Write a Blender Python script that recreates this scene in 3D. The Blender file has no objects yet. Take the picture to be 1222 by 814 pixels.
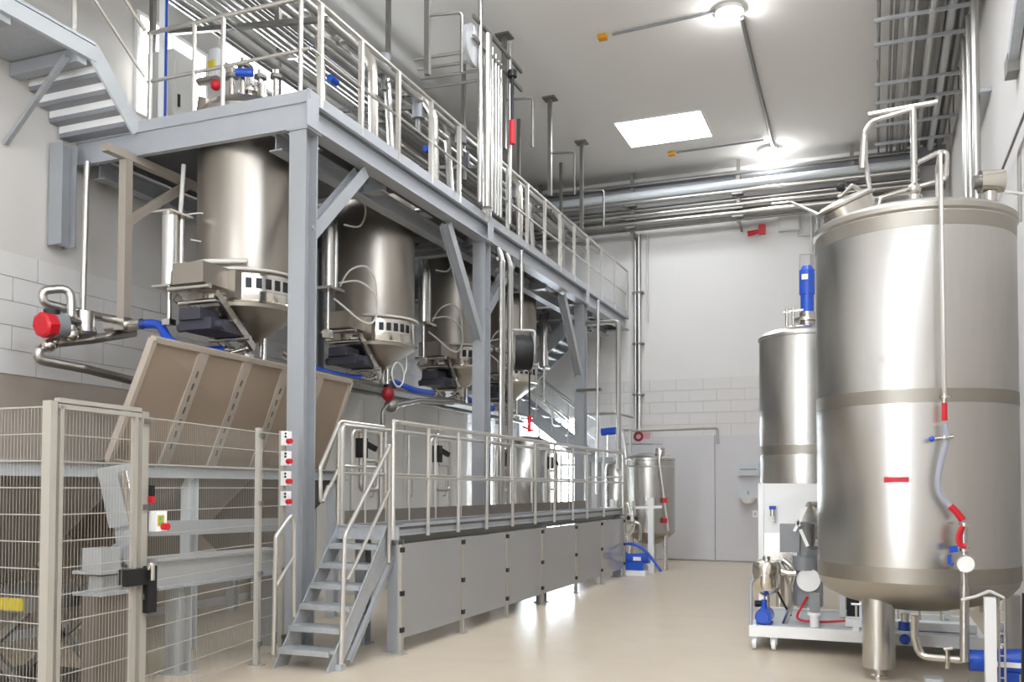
import bpy, math, random
from mathutils import Vector as V, Matrix

# ---------------------------------------------------------------- camera
S = bpy.context.scene
COL = S.collection
cam = bpy.data.cameras.new('camera'); camo = bpy.data.objects.new('camera', cam); COL.objects.link(camo)
S.camera = camo
YAW, PITCH, ROLL = .37998, .031965, .0021626
fw = V((-math.sin(YAW)*math.cos(PITCH), math.cos(YAW)*math.cos(PITCH), math.sin(PITCH)))
rt = V((math.cos(YAW), math.sin(YAW), 0)); up = rt.cross(fw)
r2 = rt*math.cos(ROLL)+up*math.sin(ROLL); u2 = up*math.cos(ROLL)-rt*math.sin(ROLL)
M = Matrix((r2, u2, -fw)).transposed().to_4x4(); M.translation = V((0, 0, 1.65))
camo.matrix_world = M
cam.sensor_width = 36; cam.lens = 1086.417/1222*36; cam.shift_y = (547.172-407)/1222
cam.clip_start = .05; cam.clip_end = 100

# ---------------------------------------------------------------- light and exposure
W = bpy.data.worlds.new('world'); S.world = W; W.use_nodes = True
W.node_tree.nodes['Background'].inputs[0].default_value = (.8, .9, 1, 1)
W.node_tree.nodes['Background'].inputs[1].default_value = 1.0
S.view_settings.view_transform = 'Standard'; S.view_settings.look = 'None'
S.view_settings.gamma = 1; S.view_settings.use_curve_mapping = False
S.view_settings.exposure = 0.5
SKY_E = 14      # skylight panes
LAMP_E = 115     # round ceiling lamps
RIBBON_E = 8     # high window panes on the left wall
SIDE_FILL_E = 5     # unseen panes in the right wall, added to brighten hall-facing sides
FRONT_E = 20     # tall windows in the wall behind the camera
DAY_E = 22       # glazed portal in the back left corner

random.seed(4)
XL, XR, YF, YB, ZC = -8.6, 1.5, -5.0, 20.9, 8.95
PI = math.pi

# ---------------------------------------------------------------- materials
def srgb(c):
    return tuple(((v/255)/12.92 if v/255 <= .04045 else ((v/255+.055)/1.055)**2.4) for v in c)+(1,)
def mat(name, rgb, rough=.5, metal=0, noise=0, nscale=8, bump=0, bscale=60, aniso=0, coat=0, emit=0, rvar=0, stretch=None):
    m = bpy.data.materials.new(name); m.use_nodes = True
    nt = m.node_tree; b = nt.nodes['Principled BSDF']
    b.inputs['Base Color'].default_value = srgb(rgb)
    b.inputs['Roughness'].default_value = rough; b.inputs['Metallic'].default_value = metal
    if coat: b.inputs['Coat Weight'].default_value = coat
    tc = nt.nodes.new('ShaderNodeTexCoord')
    src = tc.outputs['Object']
    if stretch:
        mp = nt.nodes.new('ShaderNodeMapping'); mp.inputs['Scale'].default_value = stretch
        nt.links.new(src, mp.inputs[0]); src = mp.outputs[0]
    if noise or rvar:
        n = nt.nodes.new('ShaderNodeTexNoise'); n.inputs['Scale'].default_value = nscale; n.inputs['Detail'].default_value = 5
        nt.links.new(src, n.inputs['Vector'])
        if noise:
            mx = nt.nodes.new('ShaderNodeMix'); mx.data_type = 'RGBA'
            c = srgb(rgb)
            mx.inputs[6].default_value = tuple(v*(1-noise) for v in c[:3])+(1,)
            mx.inputs[7].default_value = tuple(min(1, v*(1+noise)) for v in c[:3])+(1,)
            nt.links.new(n.outputs[0], mx.inputs[0]); nt.links.new(mx.outputs[2], b.inputs['Base Color'])
        if rvar:
            mr = nt.nodes.new('ShaderNodeMapRange'); mr.inputs[1].default_value = .2; mr.inputs[2].default_value = .8
            mr.inputs[3].default_value = max(.02, rough-rvar); mr.inputs[4].default_value = min(1, rough+rvar)
            nt.links.new(n.outputs[0], mr.inputs[0]); nt.links.new(mr.outputs[0], b.inputs['Roughness'])
    if bump:
        n2 = nt.nodes.new('ShaderNodeTexNoise'); n2.inputs['Scale'].default_value = bscale
        nt.links.new(src, n2.inputs['Vector'])
        bp = nt.nodes.new('ShaderNodeBump'); bp.inputs['Strength'].default_value = bump; bp.inputs['Distance'].default_value = .01
        nt.links.new(n2.outputs[0], bp.inputs['Height']); nt.links.new(bp.outputs[0], b.inputs['Normal'])
    if aniso:
        b.inputs['Anisotropic'].default_value = aniso
        t = nt.nodes.new('ShaderNodeTangent'); t.direction_type = 'RADIAL'; t.axis = 'Z'
        nt.links.new(t.outputs[0], b.inputs['Tangent'])
    if emit:
        b.inputs['Emission Color'].default_value = srgb(rgb); b.inputs['Emission Strength'].default_value = emit
    return m
MT = {}
def defm(k, *a, **kw): MT[k] = mat(k, *a, **kw)
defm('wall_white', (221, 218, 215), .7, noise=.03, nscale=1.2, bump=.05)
defm('wall_white_shaded', (206, 202, 197), .7, noise=.03, nscale=1.2, bump=.05)  # same white paint, greyed to hold the shade on the left wall
defm('wall_block', (215, 212, 209), .65, noise=.04, nscale=2.5, bump=.08)
defm('wall_mortar', (190, 187, 183), .8)
defm('wall_low', (172, 160, 148), .6, noise=.12, nscale=.9)
defm('wall_grey', (206, 204, 206), .5, noise=.03, nscale=2)
defm('ceiling_paint', (238, 236, 232), .8, noise=.03, nscale=.4)
defm('epoxy', (200, 186, 166), .3, noise=.09, nscale=3)
defm('blue_grey', (166, 169, 173), .45, .25, noise=.05, nscale=6)
defm('grey_beam', (176, 179, 184), .45, .2, noise=.05, nscale=6)
defm('zinc', (186, 190, 194), .42, .55, noise=.16, nscale=22)
defm('grating', (120, 122, 125), .6, .5)
defm('steel', (208, 204, 198), .26, 1, noise=.04, nscale=5, stretch=(1, 1, .15))
defm('brushed', (202, 200, 196), .25, 1, noise=.05, nscale=4, aniso=.75, stretch=(6, 6, .4))
defm('brushed_dull', (182, 178, 170), .42, 1, noise=.05, nscale=4, aniso=.5)
defm('weld_band', (168, 163, 154), .45, 1)
defm('silo_steel', (164, 157, 148), .34, 1, noise=.05, nscale=2, aniso=.5)
defm('polished', (220, 214, 204), .14, 1)
defm('pipe_steel', (196, 194, 190), .3, 1)
defm('dark_steel', (138, 136, 132), .42, .8)
defm('drive_dark', (70, 70, 80), .5, .3)
defm('post_tan', (168, 158, 146), .5, .1)
defm('rail_steel', (214, 211, 205), .3, .85)
defm('tan_sheet', (166, 148, 130), .42, .35, noise=.06, nscale=3)
defm('tan_frame', (184, 172, 158), .45, .3)
defm('machine_grey', (168, 170, 170), .5, .1)
defm('hopper_grey', (122, 113, 104), .5, .3, noise=.08, nscale=2)
defm('pale_grey', (198, 202, 204), .5, .1)
defm('fence_post', (172, 167, 157), .5, .15)
defm('fence_wire', (186, 182, 174), .45, .3)
defm('blue_plastic', (28, 78, 190), .4)
defm('blue_paint', (30, 84, 196), .35, coat=.3)
defm('red_plastic', (205, 26, 42), .4)
defm('dark_red', (150, 20, 26), .4)
defm('black', (22, 22, 24), .5)
defm('rubber', (40, 40, 42), .7)
defm('white_paint', (246, 246, 245), .4)
defm('white_cable', (214, 212, 206), .45)
defm('hose_clear', (170, 172, 186), .3)
defm('grey_paint', (138, 140, 144), .45)
defm('grey_box_paint', (214, 212, 206), .5, .1, noise=.04, nscale=1.5)
defm('yellow', (190, 170, 40), .5)
defm('orange', (215, 150, 20), .5)
defm('green', (90, 170, 130), .5)
defm('pale_red', (216, 150, 156), .4)
for k, rgb, e in (('skylight_glow', (242, 248, 255), SKY_E), ('lamp_glow', (252, 252, 252), LAMP_E), ('ribbon_glow', (245, 250, 255), RIBBON_E), ('day_glow', (240, 248, 255), DAY_E), ('front_glow', (240, 247, 255), FRONT_E), ('side_fill_glow', (240, 247, 255), SIDE_FILL_E)):
    defm(k, rgb, .5, emit=e)
def clear_mat(name, tint, haze):
    m = bpy.data.materials.new(name); m.use_nodes = True; nt = m.node_tree
    out = nt.nodes['Material Output']; nt.nodes.remove(nt.nodes['Principled BSDF'])
    tr = nt.nodes.new('ShaderNodeBsdfTransparent'); tr.inputs[0].default_value = srgb((248, 249, 250))
    di = nt.nodes.new('ShaderNodeBsdfDiffuse'); di.inputs[0].default_value = srgb(tint)
    gl = nt.nodes.new('ShaderNodeBsdfGlossy'); gl.inputs['Roughness'].default_value = .06
    tl = nt.nodes.new('ShaderNodeBsdfTranslucent'); tl.inputs[0].default_value = srgb(tint)
    m0 = nt.nodes.new('ShaderNodeMixShader'); m0.inputs[0].default_value = .4
    nt.links.new(di.outputs[0], m0.inputs[1]); nt.links.new(tl.outputs[0], m0.inputs[2])
    m1 = nt.nodes.new('ShaderNodeMixShader'); m1.inputs[0].default_value = haze
    nt.links.new(tr.outputs[0], m1.inputs[1]); nt.links.new(m0.outputs[0], m1.inputs[2])
    fr = nt.nodes.new('ShaderNodeFresnel'); fr.inputs[0].default_value = 1.45
    m2 = nt.nodes.new('ShaderNodeMixShader')
    nt.links.new(fr.outputs[0], m2.inputs[0]); nt.links.new(m1.outputs[0], m2.inputs[1]); nt.links.new(gl.outputs[0], m2.inputs[2])
    nt.links.new(m2.outputs[0], out.inputs[0]); MT[name] = m
clear_mat('clear_sheet', (252, 252, 253), .52)
clear_mat('window_glass', (230, 236, 240), .05)

# ---------------------------------------------------------------- mesh helpers
class MB:
    def __init__(s): s.v = []; s.f = []
    def add(s, vs, fs):
        o = len(s.v); s.v += [tuple(p) for p in vs]; s.f += [tuple(i+o for i in f) for f in fs]; return s
    def box(s, c, d, rz=0, m=None):
        x, y, z = (k/2 for k in d)
        vs = [V((a*x, b*y, e*z)) for a in (-1, 1) for b in (-1, 1) for e in (-1, 1)]
        if m is None: m = Matrix.Rotation(rz, 3, 'Z')
        vs = [m @ p+V(c) for p in vs]
        return s.add(vs, [(0, 1, 3, 2), (4, 6, 7, 5), (0, 4, 5, 1), (2, 3, 7, 6), (0, 2, 6, 4), (1, 5, 7, 3)])
    def b2(s, lo, hi):
        return s.box([(a+b)/2 for a, b in zip(lo, hi)], [abs(b-a) for a, b in zip(lo, hi)])
    def bar(s, p, q, w, h, u=(0, 0, 1)):
        p, q = V(p), V(q); d = (q-p); L = d.length; d.normalize(); u = V(u)
        if abs(d.dot(u)) > .99: u = V((0, 1, 0))
        a = d.cross(u).normalized(); u = a.cross(d).normalized()
        m = Matrix((a, d, u)).transposed()
        return s.box((p+q)/2, (w, L, h), m=m)
    def hbeam(s, p, q, w, h, t=.012, u=(0, 0, 1)):
        p, q = V(p), V(q); d = (q-p).normalized(); u = V(u)
        a = d.cross(u).normalized(); u = a.cross(d).normalized()
        for sg in (-1, 1): s.bar(p+u*sg*(h-t)/2, q+u*sg*(h-t)/2, w, t, u)
        return s.bar(p, q, t, h-2*t, u)
    def cyl(s, p, q, r, r1=None, n=16, cap=True):
        p, q = V(p), V(q); d = (q-p).normalized(); r1 = r if r1 is None else r1
        a = d.orthogonal().normalized(); b = d.cross(a)
        vs = []
        for c, rr in ((p, r), (q, r1)):
            vs += [c+(a*math.cos(2*PI*k/n)+b*math.sin(2*PI*k/n))*rr for k in range(n)]
        fs = [(k, (k+1) % n, n+(k+1) % n, n+k) for k in range(n)]
        if cap: fs += [tuple(reversed(range(n))), tuple(range(n, 2*n))]
        return s.add(vs, fs)
    def tube(s, path, r, n=10, bend=0, closed=False):
        P = [V(p) for p in path]
        if bend and len(P) > 2:
            Q = [P[0]]
            for i in range(1, len(P)-1):
                a, b = (P[i-1]-P[i]), (P[i+1]-P[i]); la, lb = a.length, b.length; a.normalize(); b.normalize()
                ang = a.angle(b)
                if ang > 3.1: Q.append(P[i]); continue
                k = min(bend/max(math.tan(ang/2), .01), la*.48, lb*.48)
                p0, p1 = P[i]+a*k, P[i]+b*k
                for j in range(6):
                    t = j/5; Q.append(p0*(1-t)**2+P[i]*2*t*(1-t)+p1*t*t)
            Q.append(P[-1]); P = Q
        N = len(P); vs = []; fs = []; T = []
        for i in range(N):
            if closed: t = P[(i+1) % N]-P[i-1]
            else: t = P[min(i+1, N-1)]-P[max(i-1, 0)]
            T.append(t.normalized())
        a = T[0].orthogonal().normalized()
        for i in range(N):
            a = (a-T[i]*a.dot(T[i])).normalized(); b = T[i].cross(a)
            vs += [P[i]+(a*math.cos(2*PI*k/n)+b*math.sin(2*PI*k/n))*r for k in range(n)]
        for i in range(N if closed else N-1):
            j = (i+1) % N
            fs += [(i*n+k, i*n+(k+1) % n, j*n+(k+1) % n, j*n+k) for k in range(n)]
        if not closed: fs += [tuple(reversed(range(n))), tuple(range((N-1)*n, N*n))]
        return s.add(vs, fs)
    def smooth_tube(s, pts, r, n=8, sub=6):
        P = [V(p) for p in pts]; Q = []
        for i in range(len(P)-1):
            p0, p1, p2, p3 = P[max(i-1, 0)], P[i], P[i+1], P[min(i+2, len(P)-1)]
            for j in range(sub):
                t = j/sub
                Q.append(.5*((2*p1)+(p2-p0)*t+(2*p0-5*p1+4*p2-p3)*t*t+(3*p1-p0-3*p2+p3)*t**3))
        Q.append(P[-1]); return s.tube(Q, r, n)
    def lathe(s, prof, c, n=48, axis=(0, 0, 1), a0=0, a1=2*PI, close=False):
        d = V(axis).normalized(); 
        if abs(d.z) > .999: a, b = V((1, 0, 0)), V((0, 1, 0))
        else: a = d.orthogonal().normalized(); b = d.cross(a)
        full = abs(a1-a0-2*PI) < 1e-4; m = n if full else n+1; vs = []; fs = []; c = V(c)
        for r, z in prof:
            for k in range(m):
                t = a0+(a1-a0)*k/n
                vs.append(c+d*z+(a*math.cos(t)+b*math.sin(t))*max(r, .0005))
        L = len(prof)
        for i in range(L if close else L-1):
            j = (i+1) % L
            for k in range(n):
                k2 = (k+1) % m
                fs.append((i*m+k, i*m+k2, j*m+k2, j*m+k))
        if close and not full:
            fs += [tuple(i*m for i in range(L)), tuple(i*m+n for i in reversed(range(L)))]
        return s.add(vs, fs)
    def ball(s, c, r, sz=1, n=14):
        return s.lathe([(r*math.sin(PI*k/8), -r*sz*math.cos(PI*k/8)) for k in range(9)], c, n)
    def quad(s, a, b, c, d): return s.add([a, b, c, d], [(0, 1, 2, 3)])
    def slab(s, pts, off):
        n = len(pts); o = V(off); P = [V(p) for p in pts]
        return s.add(P+[p+o for p in P], [tuple(range(n)), tuple(reversed(range(n, 2*n)))]+[(i, (i+1) % n, n+(i+1) % n, n+i) for i in range(n)])
    def build(s, name, m, parent=None, flat=False):
        loc = V((0, 0, 0))
        if parent is not None: loc = wloc(parent)
        else:
            xs, ys, zs = zip(*s.v); loc = V(((min(xs)+max(xs))/2, (min(ys)+max(ys))/2, min(zs)))
        me = bpy.data.meshes.new(name)
        me.from_pydata([(V(p)-loc) for p in s.v], [], s.f)
        import bmesh
        bm = bmesh.new(); bm.from_mesh(me); bmesh.ops.recalc_face_normals(bm, faces=bm.faces); bm.to_mesh(me); bm.free()
        me.materials.append(MT[m])
        if not flat:
            me.polygons.foreach_set('use_smooth', [True]*len(me.polygons)); me.set_sharp_from_angle(angle=.6)
        o = bpy.data.objects.new(name, me); COL.objects.link(o)
        if parent is not None: o.parent = parent
        else: o.location = loc
        return o
def wloc(o):
    l = V(o.location)
    while o.parent: o = o.parent; l += o.location
    return l
def tag(o, label, cat, group=None):
    o['label'] = label; o['category'] = cat
    if group: o['group'] = group
    return o
def thing(name, loc, label, cat, group=None):
    o = bpy.data.objects.new(name, None); o.empty_display_size = .1; COL.objects.link(o); o.location = loc
    return tag(o, label, cat, group)
def struct(o): o['kind'] = 'structure'; return o
def dup(o, parent=None):
    c = o.copy(); COL.objects.link(c)
    if parent is not None: c.parent = parent
    for ch in list(o.children): dup(ch, c)
    return c
def lab(o, t): o['label'] = t; return o
def add(p, *d): return tuple(a+b for a, b in zip(p, d))

# ================================================================ the setting
struct(MB().b2((XL-.2, YF-.2, -.1), (XR+.2, YB+.2, 0)).build('floor', 'epoxy'))
struct(MB().b2((XL-.2, YF-.2, ZC), (XR+.2, YB+.2, ZC+.15)).build('ceiling', 'ceiling_paint'))
Z1, Z2 = 2.85, 4.16; PX0, PX1, PZ = -8.2, -6.5, 3.374
wb = struct(MB().b2((XL-.2, YB, Z2), (XR+.2, YB+.2, ZC)).build('wall_back', 'wall_white'))
m = MB(); m.b2((XL-.2, YB, Z1), (PX0, YB+.2, Z2)); m.b2((PX1, YB, Z1), (XR+.2, YB+.2, Z2)); m.b2((PX0, YB, PZ), (PX1, YB+.2, Z2)); m.build('block_backing', 'wall_mortar', wb)
m = MB(); m.b2((XL-.2, YB, 0), (PX0, YB+.2, Z1)); m.b2((PX1, YB, 0), (XR+.2, YB+.2, Z1)); m.build('lower_wall', 'wall_grey', wb)
wl = struct(MB().b2((XL-.2, YF, Z2), (XL, YB, ZC)).build('wall_left', 'wall_white_shaded'))
MB().b2((XL-.2, YF, Z1), (XL, YB, Z2)).build('block_backing', 'wall_mortar', wl)
MB().b2((XL-.2, YF, 0), (XL, YB, Z1)).build('lower_wall', 'wall_low', wl)
struct(MB().b2((XR, YF, 0), (XR+.2, YB, ZC)).build('wall_right', 'wall_white'))
struct(MB().b2((XL-.2, YF-.2, 0), (XR+.2, YF, ZC)).build('wall_front', 'wall_white'))
def block_course(parent, along, n0, n1, fixed, sgn):
    step = .62; h = (Z2-Z1)/5; first = None
    for r in range(5):
        t = n0-(.31 if r % 2 else 0)
        while t < n1:
            a, b = max(t, n0), min(t+step, n1)
            if sgn < 0 and r < 2 and b > PX0 and a < PX1:
                if a < PX0: b = PX0
                elif b > PX1: a = PX1
                else: b = a
            if b-a > .1:
                zc = Z1+(r+.5)*h; mid = (a+b)/2
                m = MB(); m.box((0, 0, 0), (b-a-.008, .024, h-.008) if along == 'x' else (.024, b-a-.008, h-.008))
                full = b-a > step-.01
                if full and first is not None:
                    o = first.copy(); COL.objects.link(o)
                else:
                    me = MB(); me.v = [add(v, *wloc(parent)) for v in m.v]; me.f = m.f
                    o = me.build('block', 'wall_block', parent, flat=True)
                    if full: first = o
                p = V((mid, fixed+sgn*.004, zc)) if along == 'x' else V((fixed+sgn*.004, mid, zc))
                o.parent = parent; o.location = p-wloc(parent)
            t += step
block_course(wb, 'x', XL, XR, YB, -1)
block_course(wl, 'y', 3.0, YB-.02, XL, 1)
# grey sliding door
dr = bpy.data.objects.new('door_1', None); COL.objects.link(dr); dr.location = (-3.37, YB, 0); struct(dr)
for a, b in ((-4.95, -3.385), (-3.365, -1.0)):
    MB().b2((a, YB-.05, .02), (b, YB-.004, 2.84)).build('door_leaf', 'wall_grey', dr)
MB().b2((-4.98, YB-.03, 2.84), (-.97, YB-.002, 2.875)).build('door_track', 'wall_block', dr)
# glazed portal, back left corner
w1 = bpy.data.objects.new('window_1', None); COL.objects.link(w1); w1.location = (-7.1, YB, 0); struct(w1)
lab(MB().b2((PX0, YB+.16, .0), (PX1, YB+.18, PZ)).build('daylight_pane', 'day_glow', w1), 'bright frosted pane')
for i in range(4):
    x = PX0+.567*i; MB().b2((x-.03, YB-.02, 0), (x+.03, YB+.1, PZ)).build('mullion', 'white_paint', w1)
for z in (.05, 1.1, 2.2, PZ-.03): MB().b2((PX0, YB-.015, z-.03), (PX1, YB+.09, z+.03)).build('transom', 'white_paint', w1)
for i in range(3): MB().b2((PX0+.03+.567*i, YB+.03, .05), (PX0+.537+.567*i, YB+.04, PZ-.06)).build('pane', 'window_glass', w1)
struct(MB().b2((XL, 3, 0), (XL+.015, YB, .1)).build('baseboard_left', 'wall_grey'))
# skylights
def skylight(n, x0, x1, y0, y1):
    o = bpy.data.objects.new('window_%d' % n, None); COL.objects.link(o); o.location = ((x0+x1)/2, (y0+y1)/2, ZC); struct(o)
    MB().b2((x0, y0, ZC-.012), (x1, y1, ZC-.004)).build('skylight_pane', 'skylight_glow', o)
    m = MB()
    for a, b, c, d in ((x0-.03, x1+.03, y0-.03, y0), (x0-.03, x1+.03, y1, y1+.03), (x0-.03, x0, y0, y1), (x1, x1+.03, y0, y1)): m.b2((a, c, ZC-.02), (b, d, ZC-.001))
    m.build('skylight_frame', 'white_paint', o)
for i, yc in enumerate((18.15, 10.6, -2.4)): skylight((2, 3, 4, 5)[i], -4.78, -3.08, yc-.68, yc+.68)
for i, yc in enumerate((10.6, 4.2, -1.6)): skylight(i+6, -.9, .8, yc-.68, yc+.68)  # second row is unseen, added to light the hall side
# the strip of daylight high on the left wall
def ribbon(n, y0, y1, z0, z1):
    o = bpy.data.objects.new('window_%d' % n, None); COL.objects.link(o); o.location = (XL, (y0+y1)/2, z0); struct(o)
    MB().b2((XL+.004, y0, z0), (XL+.02, y1, z1)).build('pane', 'ribbon_glow', o)
    m = MB()
    m.b2((XL, y0-.05, z0-.05), (XL+.05, y1+.05, z0)); m.b2((XL, y0-.05, z1), (XL+.05, y1+.05, z1+.05)); m.b2((XL, y0-.05, z0), (XL+.05, y0, z1)); m.b2((XL, y1, z0), (XL+.05, y1+.05, z1))
    m.build('window_frame', 'white_paint', o)
def front_window(n, x0, x1, z0, z1):
    o = bpy.data.objects.new('window_%d' % n, None); COL.objects.link(o); o.location = ((x0+x1)/2, YF, z0); struct(o)
    MB().b2((x0, YF+.004, z0), (x1, YF+.02, z1)).build('pane', 'front_glow', o)
    for x in (x0, (x0+x1)/2, x1): MB().b2((x-.04, YF, z0-.04), (x+.04, YF+.07, z1+.04)).build('mullion', 'white_paint', o)
    for z in (z0, z1): MB().b2((x0-.04, YF, z-.04), (x1+.04, YF+.07, z+.04)).build('sill', 'white_paint', o)
front_window(11, -5.0, -4.1, .4, 6.5)
def side_fill(n, y0, y1, z0, z1):  # unseen glowing panes, added as fill light from the right
    o = bpy.data.objects.new('window_%d' % n, None); COL.objects.link(o); o.location = (XR, (y0+y1)/2, z0); struct(o)
    MB().b2((XR-.03, y0, z0), (XR-.004, y1, z1)).build('pane', 'side_fill_glow', o)
    for y in (y0, (y0+y1)/2, y1): MB().b2((XR-.07, y-.04, z0-.04), (XR, y+.04, z1+.04)).build('mullion', 'white_paint', o)
    for z in (z0, z1): MB().b2((XR-.07, y0-.04, z-.04), (XR, y1+.04, z+.04)).build('sill', 'white_paint', o)
side_fill(12, -4.0, -.5, 5.0, 7.8); side_fill(13, .5, 4.0, 5.0, 7.8)
ribbon(9, 8.75, 9.95, 6.4, 7.6); ribbon(10, 10.3, 14.0, 7.72, 8.08)  # nearer pane is enlarged, its glow standing in for lit wall

# ================================================================ upper steel platform
BX = -5.32; PT, PB = 5.61, 5.33
pf = thing('steel_platform', (-7, 14, PB), 'blue-grey steel platform on tall columns carrying the row of hanging vessels', 'platform')
m = MB()
m.hbeam((BX-.1, 7.82, (PT+PB)/2), (BX-.1, 20.7, (PT+PB)/2), .2, PT-PB, .02)
lab(m.build('edge_beam', 'grey_beam', pf), 'long pale edge beam facing the hall')
MB().hbeam((-8.5, 7.775, (PT+PB)/2), (BX-.005, 7.775, (PT+PB)/2), .07, PT-PB, .02).build('cross_beam', 'grey_beam', pf)
for k, y in enumerate((12.6, 17.4, 20.6)):
    MB().hbeam((-8.5, y, (PT+PB)/2), (BX-.2, y, (PT+PB)/2), .2, PT-PB, .02).build('cross_beam', 'blue_grey', pf)
for y in (9.65, 11.2+1.45, 15.5, 18.4): MB().hbeam((-8.5, y, 5.36), (BX-.2, y, 5.36), .16, .22, .015).build('joist', 'blue_grey', pf)
for x in (-8.3, -5.85): MB().hbeam((x, 7.9, 5.3), (x, 20.6, 5.3), .16, .2, .015).build('joist', 'blue_grey', pf)
MB().bar((BX-.02, 7.73, PT+.05), (BX-.02, 20.7, PT+.05), .012, .12).build('toe_board', 'grey_beam', pf)
MB().bar((-8.5, 7.76, PT+.05), (BX, 7.76, PT+.05), .012, .12).build('toe_board', 'grey_beam', pf)
m = MB()
for a, b, c, d in ((-8.55, -7.25, 7.8, 20.6), (-5.95, BX-.05, 7.8, 20.6)): m.b2((a, c, PT-.03), (b, d, PT))
for a, b in ((7.8, 7.84), (8.95, 10.6), (11.8, 13.45), (14.65, 16.3), (17.5, 20.6)):
    if b > a: m.b2((-7.25, a, PT-.03), (-5.95, b, PT))
m.build('grating', 'grating', pf, flat=True)
for y in (7.86, 12.45, 17.4):
    c = MB().hbeam((-5.47, y, .02), (-5.47, y, PB), .2, .22, .016, u=(0, 1, 0)).build('column', 'blue_grey', pf)
    MB().b2((-5.62, y-.15, .0), (-5.32, y+.15, .025)).build('base_plate', 'blue_grey', c)
    MB().b2((-5.6, y-.13, PB-.02), (-5.34, y+.13, PB+.0)).build('cap_plate', 'blue_grey', c)
for y in (12.0, 16.3, 20.0): MB().hbeam((-8.1, y, .02), (-8.1, y, PB), .2, .2, .016, u=(0, 1, 0)).build('column', 'blue_grey', pf)
# knee braces between column and edge beam
for p, q in (((-5.47, 7.97, 4.3), (-5.47, 9.0, 5.28)), ((-5.47, 12.34, 3.85), (-5.47, 11.2, 5.28)), ((-5.47, 12.56, 4.3), (-5.47, 13.6, 5.28)), ((-5.47, 17.29, 3.9), (-5.47, 16.2, 5.28))):
    MB().hbeam(p, q, .14, .14, .012, u=(1, 0, 0)).build('knee_brace', 'blue_grey', pf)
for y in (7.8, 12.45, 17.4): MB().b2((BX-.01, y-.1, PB), (BX+.004, y+.1, PT)).build('stiffener', 'grey_beam', pf)
# wall bracket of the platform, left wall
MB().hbeam((-8.47, 7.55, 4.35), (-8.47, 7.55, 5.5), .2, .2, .014, u=(0, 1, 0)).build('wall_bracket', 'blue_grey', pf)

def railing(name, label, posts, d, z0, rails, pr=.02, rr=.024, pm='rail_steel', ends=None, group=None, flatpost=None):
    """posts: base points in order; d: unused; rails: heights above base"""
    t = thing(name, posts[0], label, 'railing', group)
    for p in posts:
        if flatpost: MB().b2((p[0]-flatpost[0]/2, p[1]-flatpost[1]/2, p[2]), (p[0]+flatpost[0]/2, p[1]+flatpost[1]/2, p[2]+max(rails))).build('post', pm, t)
        else: MB().cyl(p, add(p, 0, 0, max(rails)), pr, n=10).build('post', pm, t)
    for k, h in enumerate(sorted(rails)):
        big = h == max(rails)
        MB().tube([add(p, 0, 0, h) for p in (ends or (posts[0], posts[-1]))], rr if big else pr*.8, 10).build('top_rail' if big else 'mid_rail', pm, t)
    return t
ys = [7.97, 8.78, 9.64, 10.52, 11.38, 12.3, 13.19, 14.05, 14.92, 15.75, 16.6, 17.5, 18.46, 19.53, 20.6]
railing('guard_rail', 'long steel guard rail along the hall edge of the upper platform', [(BX-.03, y, PT) for y in ys], 0, 0, (.55, 1.1), flatpost=(.05, .05), ends=((BX-.03, 7.8, PT), (BX-.03, 20.65, PT)))
railing('guard_rail', 'short steel guard rail across the near end of the upper platform', [(x, 7.79, PT) for x in (-7.46, -6.85, -6.46, -5.47)], 0, 0, (.55, 1.1), ends=((-7.5, 7.79, PT), (BX-.03, 7.79, PT)), pr=.024)

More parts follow.
